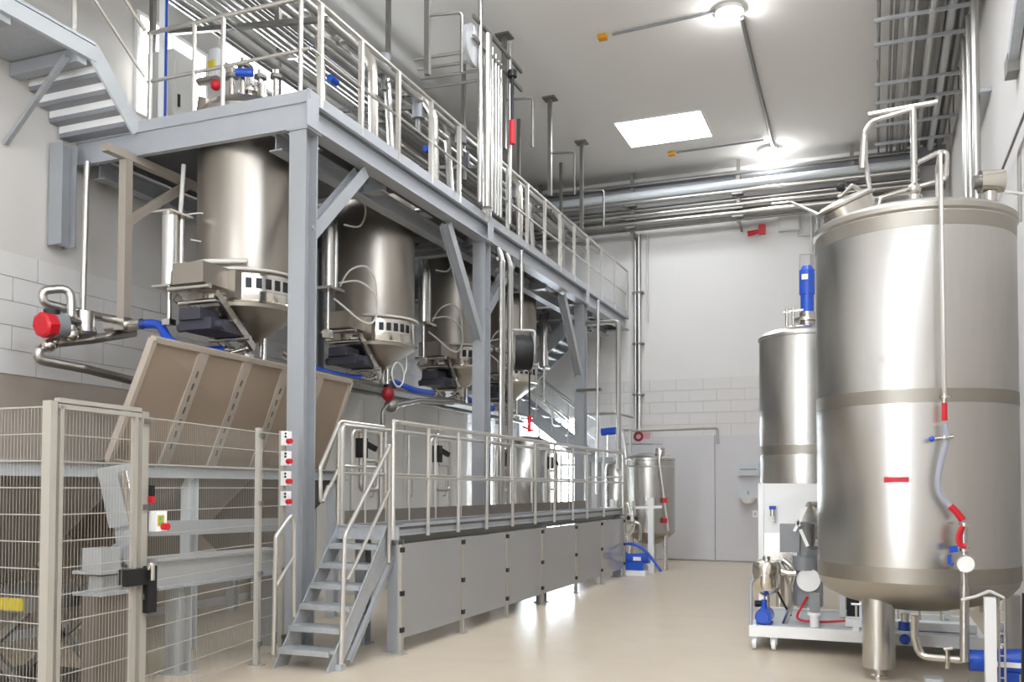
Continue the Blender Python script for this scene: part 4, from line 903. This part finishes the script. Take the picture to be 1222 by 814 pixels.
MB().tube([(0.423,8.050,2.048), (0.521,8.050,2.059), (0.582,8.050,2.065)], .012).build('valve_lever', 'steel', fl)
lab(MB().ball((0.423,8.050,2.048), .024).build('blue_knob', 'blue_paint', fl), 'blue knob')
MB().cyl((0.648,8.080,1.377), (0.648,8.080,0.872), .026).build('lower_pipe', 'pipe_steel', fl)
MB().cyl((0.648,8.080,0.872), (0.640,8.080,0.276), .034).build('lower_pipe', 'pipe_steel', fl)
lab(MB().smooth_tube([(0.638,8.040,1.352), (0.607,8.040,1.272), (0.619,8.040,1.205), (0.660,8.040,1.193)], .022, 8).build('red_strap', 'red_plastic', fl), 'red strap')
lab(MB().bar((0.540,8.040,1.164), (0.600,8.040,1.172), .03, .05).build('blue_lever', 'blue_plastic', fl), 'light blue lever')
MB().tube([(0.540,8.040,1.124), (0.539,8.040,1.057), (0.569,8.040,1.045)], .014).build('sample_spout', 'blue_plastic', fl)
MB().cyl((0.655,8.070,1.052), (0.648,7.990,1.058), .066, n=28).build('gauge_dial', 'white_paint', fl)
MB().lathe([(.062, 0), (.07, 0), (.07, .03), (.062, .03)], (0.651,8.020,1.056), 28, axis=(0, -1, 0), close=True).build('gauge_rim', 'steel', fl)
MB().tube([(0.290,8.200,0.605), (0.288,8.200,0.434), (0.324,8.200,0.279), (0.636,8.100,0.285)], .032, bend=.08).build('bottom_pipe', 'steel', fl)
MB().tube([(0.522,8.100,0.364), (0.521,8.100,0.210)], .018).build('drain_cock', 'steel', fl)
MB().tube([(0.492,8.100,0.362), (0.559,8.100,0.373)], .014).build('cock_handle', 'steel', fl)
# transfer pumps at the right edge
for k, (yy, lb) in enumerate(((8.22, 'blue transfer pump beside the white post under the big tank'),)):
    t = thing('transfer_pump', (1.0, yy, .2), lb, 'pump')
    a = V((0.682,8.220,0.268)); b = V((0.802,8.220,0.270)); e = V((1.132,8.220,0.287)); 
    MB().cyl(a, b, .085, n=24).build('pump_head', 'blue_paint', t)
    MB().cyl(b, e, .1, n=24).build('motor', 'blue_paint', t)
    MB().b2((b.x, yy-.103, a.z-.02), (e.x, yy-.098, a.z+.02)).build('type_plate', 'white_paint', t)
    MB().b2((a.x, yy-.1, 0), (e.x, yy+.1, .1)).build('base', 'pale_grey', t)
    MB().b2((b.x+.05, yy-.06, .1), (e.x-.1, yy+.06, .2)).build('foot', 'blue_paint', t)
t = thing('support_post', (1.05, 7.98, 0), 'white square post with a cable ladder in front of the big tank', 'post')
p = V((0.811,7.950,0.808))
MB().b2((p.x-.04, 7.91, 0), (p.x+.04, 7.99, p.z)).build('post', 'white_paint', t)
q = V((0.897,8.000,0.800))
for x in (q.x-.02, q.x+.02): MB().cyl((x, 8.0, .05), (x, 8.0, q.z), .008, n=8).build('ladder_rail', 'rail_steel', t)
for i in range(8): MB().cyl((q.x-.02, 8.0, .1+i*.085), (q.x+.02, 8.0, .1+i*.085), .006, n=6).build('ladder_rung', 'rail_steel', t)
MB().tube([(p.x-.2, 7.95, p.z-.03), (p.x-.1, 7.95, p.z+.0), (p.x, 7.95, p.z+.05), (p.x+.1, 7.95, p.z)], .012, bend=.03).build('cable', 'white_cable', t)
t = thing('leaning_board', (1.2, 6.4, 0), 'black board leaning on the right wall at the picture edge', 'board')
MB().slab([(.82, 6.45, 0), (.84, 6.45, 1.0), (1.46, 6.6, 1.0), (1.46, 6.6, 0)], (0, .03, 0)).build('panel', 'black', t)
t = box_thing('low_box', 'pale low box on the floor under the big tank', 'box', (.36, 8.3, 0), (.5, 8.45, .08), 'pale_grey')

# ================================================================ second tank behind
t = thing('mixing_tank', (-.82, 12.6, 0), 'second steel tank with blue agitator motor, half hidden by the big tank', 'tank')
c2 = (-.82, 12.6, 0); R2 = .62
MB().lathe([(R2, 1.2), (R2, 3.6)], c2, 64).build('shell', 'brushed', t)
MB().lathe([(R2, 3.6), (R2+.015, 3.61), (R2+.015, 3.64), (R2-.05, 3.7), (.3, 3.78), (.1, 3.8), (0, 3.8)], c2, 64).build('top_head', 'brushed', t)
MB().lathe([(R2, 1.2), (R2-.05, 1.1), (.3, 1.0), (0, .98)], c2, 64).build('bottom_head', 'brushed_dull', t)
MB().lathe([(R2-.003, 2.08), (R2+.003, 2.08), (R2+.003, 2.2), (R2-.003, 2.2)], c2, 64, close=True).build('weld_band', 'weld_band', t)
for k in range(3):
    a = k*2.094+.4; MB().cyl((-.82+.5*math.cos(a), 12.6+.5*math.sin(a), 0), (-.82+.5*math.cos(a), 12.6+.5*math.sin(a), 1.15), .06).build('leg', 'steel', t)
m = MB().cyl((-.82, 12.6, 3.78), (-.82, 12.6, 3.98), .1); m.cyl((-.82, 12.6, 3.86), (-.82, 12.6, 3.9), .17)
ag = m.build('agitator_flange', 'steel', t)
MB().cyl((-.82, 12.6, 3.98), (-.82, 12.6, 4.22), .085, n=24).build('gearbox', 'blue_paint', ag)
m = MB().cyl((-.82, 12.6, 4.22), (-.82, 12.6, 4.54), .1, n=24); m.cyl((-.82, 12.6, 4.54), (-.82, 12.6, 4.6), .09, .06); m.build('motor', 'blue_paint', ag)
MB().b2((-.88, 12.48, 4.4), (-.8, 12.5, 4.47)).build('motor_plate', 'white_paint', ag)
for x in (-1.06, -.98): MB().cyl((x, 12.35, 3.72), (x, 12.35, 4.0), .02).build('vent_stub', 'steel', t)
MB().tube([(-1.1, 12.35, 3.95), (-.85, 12.35, 3.97)], .018).build('vent_bar', 'steel', t)
t = thing('wall_pipes', (-1.0, 18, 3), 'bundle of vertical pipes behind the second tank with a white hose loop', 'pipes')
for x in (-1.25, -1.12, -.98): MB().cyl((x, 20.75, .0), (x, 20.75, 7.6), .035, n=10).build('pipe', 'pipe_steel', t)
MB().tube([(-1.2, 20.7, 6.75), (-1.5, 20.6, 6.75), (-1.5, 20.6, 6.3), (-1.2, 20.7, 6.2)], .02, bend=.05).build('hose_loop', 'white_cable', t)

SKP = {(930, 672): (-0.948,9.950,0.864), (940, 690): (-0.865,9.950,0.709), (944, 720): (-0.833,9.950,0.449), (936, 745): (-0.902,9.950,0.227), (925, 700): (-0.992,9.950,0.616), (936, 722): (-0.900,9.950,0.428), (944, 735): (-0.834,9.950,0.318), (934, 668): (-0.914,9.950,0.900), (946, 680): (-0.814,9.950,0.798), (942, 700): (-0.848,9.950,0.622), (928, 680): (-0.966,9.950,0.793), (940, 684): (-0.864,9.950,0.761), (950, 684): (-0.780,9.950,0.764), (964, 712): (-0.666,9.950,0.526), (958, 722): (-0.716,9.950,0.437), (952, 738): (-0.767,9.950,0.296), (975, 742): (-0.577,9.950,0.272), (1010, 741): (-0.292,9.950,0.296)}
FTP = {(748, 600): (-4.450,17.100,1.363), (748, 630): (-4.451,17.100,0.881), (752, 650): (-4.385,17.100,0.561), (756, 598): (-4.318,17.100,1.397), (757, 625): (-4.302,17.100,0.964), (750, 640): (-4.418,17.100,0.721), (738, 597): (-4.615,17.100,1.410), (740, 612): (-4.582,17.100,1.169), (752, 612): (-4.384,17.100,1.171), (744, 625): (-4.517,17.100,0.960), (762, 625): (-4.220,17.100,0.965), (764, 645): (-4.188,17.100,0.646), (750, 618): (-4.417,17.100,1.074), (759, 618): (-4.269,17.100,1.076)}
# ================================================================ white skid
sk = thing('wheeled_skid', (0, 10.2, 0), 'white wheeled skid frame with white cabinet panel left of the big tank', 'skid')
zt, zb = (-0.678,9.620,0.244)[2], (-0.679,9.620,0.135)[2]
for y in (9.64, 11.2): MB().b2((-1.22, y-.03, zb), (.95, y+.03, zt)).build('base_beam', 'white_paint', sk)
for x in (-1.19, -.2, .92): MB().b2((x-.03, 9.67, zb), (x+.03, 11.17, zt)).build('cross_beam', 'white_paint', sk)
MB().b2((-1.16, 9.67, zt-.03), (.89, 11.17, zt-.01)).build('drip_plate', 'pale_grey', sk)
for x, y in ((-1.17, 9.66), (-.98, 9.66), (-1.17, 11.15), (.85, 9.95), (.85, 11.15)):
    w = MB().cyl((x-.02, y, .06), (x+.02, y, .06), .06, n=20).build('caster_wheel', 'white_paint', sk)
    m = MB().b2((x-.035, y-.03, .06), (x-.025, y+.03, zb)); m.b2((x+.025, y-.03, .06), (x+.035, y+.03, zb)); m.b2((x-.035, y-.035, zb-.015), (x+.035, y+.035, zb)); m.build('fork', 'zinc', w)
pa, pb = (-1.267,10.900,1.704), (-0.492,10.900,0.806)
pn = MB().b2((pa[0], 10.9, pb[2]-.1), (pb[0], 11.1, pa[2])).build('cabinet', 'white_paint', sk)
MB().b2((pa[0]+.05, 10.885, (-1.038,10.900,0.827)[2]), ((-0.888,10.900,1.100)[0], 10.9, (-1.036,10.900,1.135)[2])).build('mirror_panel', 'steel', pn)
for x in (pa[0]+.03, .7): MB().b2((x-.03, 10.87, zt), (x+.03, 10.93, pa[2])).build('upright', 'white_paint', sk)
m = MB().cyl((-1.104,10.850,1.405), (-1.104,10.850,1.328), .03); va = m.build('panel_valve', 'steel', sk)
lab(MB().bar((-1.140,10.840,1.424), (-1.066,10.840,1.425), .03, .04).build('blue_lever', 'blue_plastic', va), 'blue lever')
MB().cyl((-1.086,10.850,1.328), (-1.086,10.850,1.251), .014).build('spout', 'steel', va)
MB().tube([(-1.179,9.660,0.723), (-1.205,9.660,0.671), (-1.208,9.660,0.224)], .02, bend=.04).build('push_bar', 'zinc', sk)
pc = V((-1.072,9.900,0.706))
vs = MB().lathe([(0, -.2), (.05, -.18), (.12, -.13), (.145, -.08), (.145, .12), (.13, .17), (.06, .2), (0, .2)], pc, 32).build('expansion_vessel', 'polished', sk)
m = MB().cyl(pc+V((0, 0, .19)), pc+V((0, 0, .23)), .04); m.cyl(pc+V((.0, 0, -.3)), pc+V((0, 0, -.18)), .03); m.ball(pc+V((-.03, 0, -.27)), .045); m.build('vessel_fittings', 'steel', vs)
MB().cyl(pc+V((-.12, -.02, -.27)), pc+V((-.05, 0, -.27)), .035).build('cap', 'black', vs)
pm = V((-1.094,9.850,0.317))
q = MB().cyl(pm+V((0, -.1, 0)), pm+V((0, .16, 0)), .085, n=20).build('circulation_pump', 'blue_paint', sk)
m = MB().cyl(pm+V((0, -.13, 0)), pm+V((0, -.1, 0)), .06); m.b2(tuple(pm+V((-.08, -.05, -.13))), tuple(pm+V((.08, .1, -.06)))); m.cyl(pm, pm+V((0, 0, .17)), .03); m.build('pump_body', 'blue_paint', q)
gx = (-0.732,10.200,0.691)
gb = MB().b2((gx[0]-.1, 10.05, gx[2]-.28), (gx[0]+.2, 10.3, gx[2]+.1)).build('gear_motor', 'grey_paint', sk)
m = MB().cyl((gx[0]+.03, 10.1, gx[2]+.1), (gx[0]+.03, 10.1, gx[2]+.24), .13, n=20); m.b2((gx[0]-.22, 10.05, gx[2]+.28), (gx[0]-.02, 10.2, gx[2]+.58)); m.b2((gx[0]-.05, 10.1, gx[2]+.24), (gx[0]+.22, 10.3, gx[2]+.6)); m.build('motor_block', 'grey_paint', gb)
MB().cyl((gx[0]+.07, 10.05, gx[2]+.0), (gx[0]+.07, 10.0, gx[2]+.0), .12, n=28).build('white_cover', 'white_paint', gb)
MB().cyl((-0.646,10.000,1.262), add((-0.646,10.000,1.262), .08, .03, 0), .25, n=36).build('round_flange', 'polished', sk)
for p, q in ((((-0.675,9.950,1.455)), ((-0.794,9.950,1.200))), (((-0.731,9.900,1.221)), ((-0.658,9.900,1.050))), (((-0.776,9.950,1.341)), ((-0.743,9.950,1.254)))): MB().bar(p, q, .03, .05, (0, 1, 0)).build('lever_plate', 'white_paint', sk)
for pts, r in (([(930, 672), (940, 690), (944, 720), (936, 745)], .03), ([(925, 700), (936, 722), (944, 735)], .012), ([(934, 668), (946, 680), (942, 700)], .03), ([(928, 680), (940, 684), (950, 684)], .035)):
    MB().smooth_tube([SKP[k] for k in pts], r).build('skid_pipe', 'steel' if r > .02 else 'black', sk)
lab(MB().smooth_tube([SKP[k] for k in ((964, 712), (958, 722), (952, 738), (975, 742), (1010, 741))], .012).build('red_cable', 'red_plastic', sk), 'red cable')
sg_ = V((-0.588,9.750,0.484))
m = MB().cyl((sg_.x, 9.75, zt), (sg_.x, 9.75, sg_.z-.1), .045); m.cyl((sg_.x, 9.75, sg_.z-.12), (sg_.x, 9.75, sg_.z-.09), .07); m.build('sight_glass_foot', 'white_paint', sk)
MB().b2((sg_.x-.05, 9.72, sg_.z-.08), (sg_.x+.05, 9.8, sg_.z+.1)).build('sight_glass', 'grey_paint', sk)
for x in (-.35, -.15, .1, .3): MB().b2((x-.03, 10.6, zt), (x+.03, 10.66, .75)).build('upright', 'white_paint', sk)
for x in (-.25, 0): MB().b2((x-.06, 10.7, zt), (x+.08, 10.9, .62)).build('control_unit', 'black', sk)
MB().b2((-.3, 9.9, zt+.0), (.9, 10.1, zt+.08)).build('tray', 'white_paint', sk)
for i in range(6): MB().cyl((-.2+i*.2, 10.15, zt), (-.2+i*.2, 10.15, zt+.2), .012, n=6).build('guard_bar', 'rail_steel', sk)
MB().cyl((-.25, 10.15, zt+.2), (.9, 10.15, zt+.2), .012, n=6).build('guard_rail', 'rail_steel', sk)
bv = MB().cyl((0.234,9.300,0.327), (0.235,9.300,0.405), .05).build('drain_valve', 'blue_paint', sk)
MB().ball((0.240,9.300,0.242), .05).build('valve_wheel', 'blue_paint', bv); MB().cyl((0.242,9.300,0.406), (0.243,9.300,0.484), .035).build('valve_neck', 'steel', bv)

# ================================================================ small tanks at the far end
fa = V((-4.297,18.400,0.660)); t = thing('buffer_tank', (fa.x, fa.y, 0), 'larger of the two small steel tanks at the far end of the walkway', 'tank')
c3 = (fa.x, fa.y, 0)
MB().lathe([(.5, .75), (.5, 2.2)], c3, 48).build('shell', 'brushed', t)
MB().lathe([(.5, 2.2), (.515, 2.21), (.515, 2.25), (.45, 2.3), (.2, 2.36), (0, 2.37)], c3, 48).build('top_head', 'brushed', t)
MB().lathe([(.5, .75), (.4, .66), (.2, .52), (.05, .5), (0, .5)], c3, 48).build('bottom_head', 'brushed_dull', t)
for k in range(3):
    a = -.5+k*2.094; MB().cyl((fa.x+.4*math.cos(a), fa.y+.4*math.sin(a), 0), (fa.x+.4*math.cos(a), fa.y+.4*math.sin(a), .75), .045).build('leg', 'steel', t)
m = MB().cyl((fa.x+.25, fa.y-.2, 2.3), (fa.x+.25, fa.y-.2, 2.45), .1); m.build('nozzle', 'steel', t)
m = MB().tube([(fa.x+.45, fa.y-.35, .8), (fa.x+.3, fa.y-.5, 2.2), (fa.x+.3, fa.y-.3, 2.4)], .02, bend=.05); m.build('level_pipe', 'rail_steel', t)
for z in (1.35, .95): lab(MB().cyl((fa.x+.4, fa.y-.42, z), (fa.x+.4, fa.y-.42, z+.1), .04).build('red_sleeve', 'red_plastic', t), 'red sleeve')
MB().tube([(fa.x+.5*math.cos(k*PI/8), fa.y+.5*math.sin(k*PI/8), 2.08) for k in range(16)], .02, 6, closed=True).build('rim_pipe', 'rail_steel', t)
fb = V((-4.813,17.700,0.683)); t = thing('buffer_tank', (fb.x, fb.y, 0), 'smaller of the two small steel tanks, right behind the walkway end', 'tank')
MB().lathe([(0, .66), (.15, .7), (.23, .8), (.23, 2.02), (.2, 2.12), (.1, 2.18), (0, 2.18)], (fb.x, fb.y, 0), 36).build('shell', 'brushed', t)
m = MB().cyl((fb.x, fb.y, 2.17), (fb.x, fb.y, 2.3), .05); m.build('top_nozzle', 'steel', t)
for k in range(3):
    a = .3+k*2.094; MB().cyl((fb.x+.17*math.cos(a), fb.y+.17*math.sin(a), 0), (fb.x+.17*math.cos(a), fb.y+.17*math.sin(a), .8), .03).build('leg', 'steel', t)
t = thing('pump_skid', (-4.3, 17.1, 0), 'white frame with blue pump and pipework in front of the small far tanks', 'skid')
wp, wq = V((-4.047,17.400,0.714)), V((-4.761,17.200,0.708))
MB().b2((wp.x-.05, 17.35, 0), (wp.x+.05, 17.45, (-4.045,17.400,1.460)[2])).build('post', 'white_paint', t)
MB().b2((wq.x-.04, 17.15, 0), (wq.x+.04, 17.25, (-4.760,17.200,1.425)[2])).build('post', 'white_paint', t)
MB().bar((-5.014,17.200,1.243), (-3.832,17.400,1.283), .04, .05).build('cross_rail', 'white_paint', t)
bb = V((-4.279,17.000,0.061)); MB().b2((bb.x-.28, 16.8, 0), (bb.x+.25, 17.1, .09)).build('base_plate', 'white_paint', t)
b1 = V((-4.426,17.000,0.294)); b2v = V((-3.987,17.000,0.324))
pp = MB().cyl(b1, b2v, .1, n=20).build('pump', 'blue_paint', t)
m = MB().cyl(b1-V((.06, 0, 0)), b1, .13); m.b2((b1.x, 16.9, .09), (b2v.x-.1, 17.1, b1.z-.05)); m.build('pump_head', 'blue_paint', pp)
MB().b2((b1.x+.15, 16.895, b1.z-.02), (b1.x+.3, 16.905, b1.z+.05)).build('type_plate', 'white_paint', pp)
MB().smooth_tube([(-4.461,16.950,0.584), (-4.253,16.900,0.576), (-4.075,16.900,0.486), (-3.888,16.850,0.306), (-3.719,16.800,0.098)], .028).build('hose', 'blue_plastic', t)
for pts in ([(748, 600), (748, 630), (752, 650)], [(756, 598), (757, 625), (750, 640)], [(738, 597), (740, 612), (748, 600), (752, 612)], [(744, 625), (762, 625), (764, 645)]):
    MB().smooth_tube([FTP[k] for k in pts], .03).build('pipework', 'steel', t)
for k in ((750, 618), (759, 618)): MB().ball(FTP[k], .045).build('valve_knob', 'black', t)
t = thing('pipe_stand', (-4.3, 19.5, 0), 'steel pipe frame with cross pipe above the small far tanks', 'frame')
MB().tube([add(wq, .25, 1.4, -wq.z), (-4.927,18.600,2.868), (-4.796,19.300,2.889), (-3.248,20.400,2.976), (-3.232,20.400,2.623)], .03, bend=.06).build('cross_pipe', 'pipe_steel', t)
MB().tube([(-4.971,18.900,2.582), (-4.158,18.900,2.587)], .025).build('cross_bar', 'pipe_steel', t)
MB().cyl((-4.816,18.800,2.860), (-4.818,18.800,2.221), .03).build('upright', 'pipe_steel', t)
t = thing('notice_board', (-4.7, 20.0, 2.3), 'white notice board with a red ring symbol above the small far tanks', 'sign')
na, nb = (-4.983,19.600,2.910), (-4.535,19.600,2.369)
MB().b2((na[0], 19.6, nb[2]), (nb[0], 19.63, na[2])).build('board', 'pale_grey', t)
lab(MB().lathe([(.055, 0), (.11, 0), (.11, .015), (.055, .015)], (-4.833,19.600,2.778), 28, axis=(0, -1, 0), close=True).build('ring_symbol', 'dark_red', t), 'dark red ring')
MB().cyl((-4.835,19.610,2.778), (-4.830,19.590,2.777), .03).build('ring_centre', 'pale_red', t)
lab(MB().b2(((-4.720,19.600,2.831)[0], 19.592, (-4.720,19.600,2.721)[2]), ((-4.571,19.600,2.828)[0], 19.6, (-4.720,19.600,2.849)[2])).build('text_panel', 'pale_red', t), 'pale red panel')
MB().cyl(((na[0]+nb[0])/2, 19.64, nb[2]), ((na[0]+nb[0])/2, 19.64, 0), .025).build('stand', 'pipe_steel', t)
t = thing('blue_actuator', (-5.011,17.800,2.805), 'blue horizontal valve actuator on a pipe above the walkway end', 'valve')
MB().cyl((-5.152,17.800,2.774), (-4.854,17.800,2.802), .075, n=16).build('cylinder', 'blue_plastic', t)
MB().tube([(-5.029,17.800,2.737), (-5.029,17.800,2.279)], .025).build('stem', 'steel', t)
MB().tube([(-5.650,17.800,3.145), (-4.854,17.800,3.157), (-4.609,18.200,3.095)], .025, bend=.05).build('rail_pipe', 'pipe_steel', t)
t = thing('riser_pipe', (-4.7, 17.3, 0), 'thick bent riser pipe between the far column and the small tanks', 'pipe')
MB().tube([(-5.378,17.500,4.959), (-4.664,17.300,4.912), (-4.668,17.300,2.013)], .05, bend=.1).build('pipe', 'pipe_steel', t)
t = thing('riser_pipe', (-4.9, 17.0, 0), 'thin straight riser pipe just right of the far column', 'pipe')
MB().tube([(-5.044,17.200,5.352), (-5.082,17.200,1.521)], .03).build('pipe', 'pipe_steel', t)
MB().bar((-5.526,17.300,3.590), (-4.994,17.200,3.577), .05, .06).build('bracket', 'dark_steel', t)
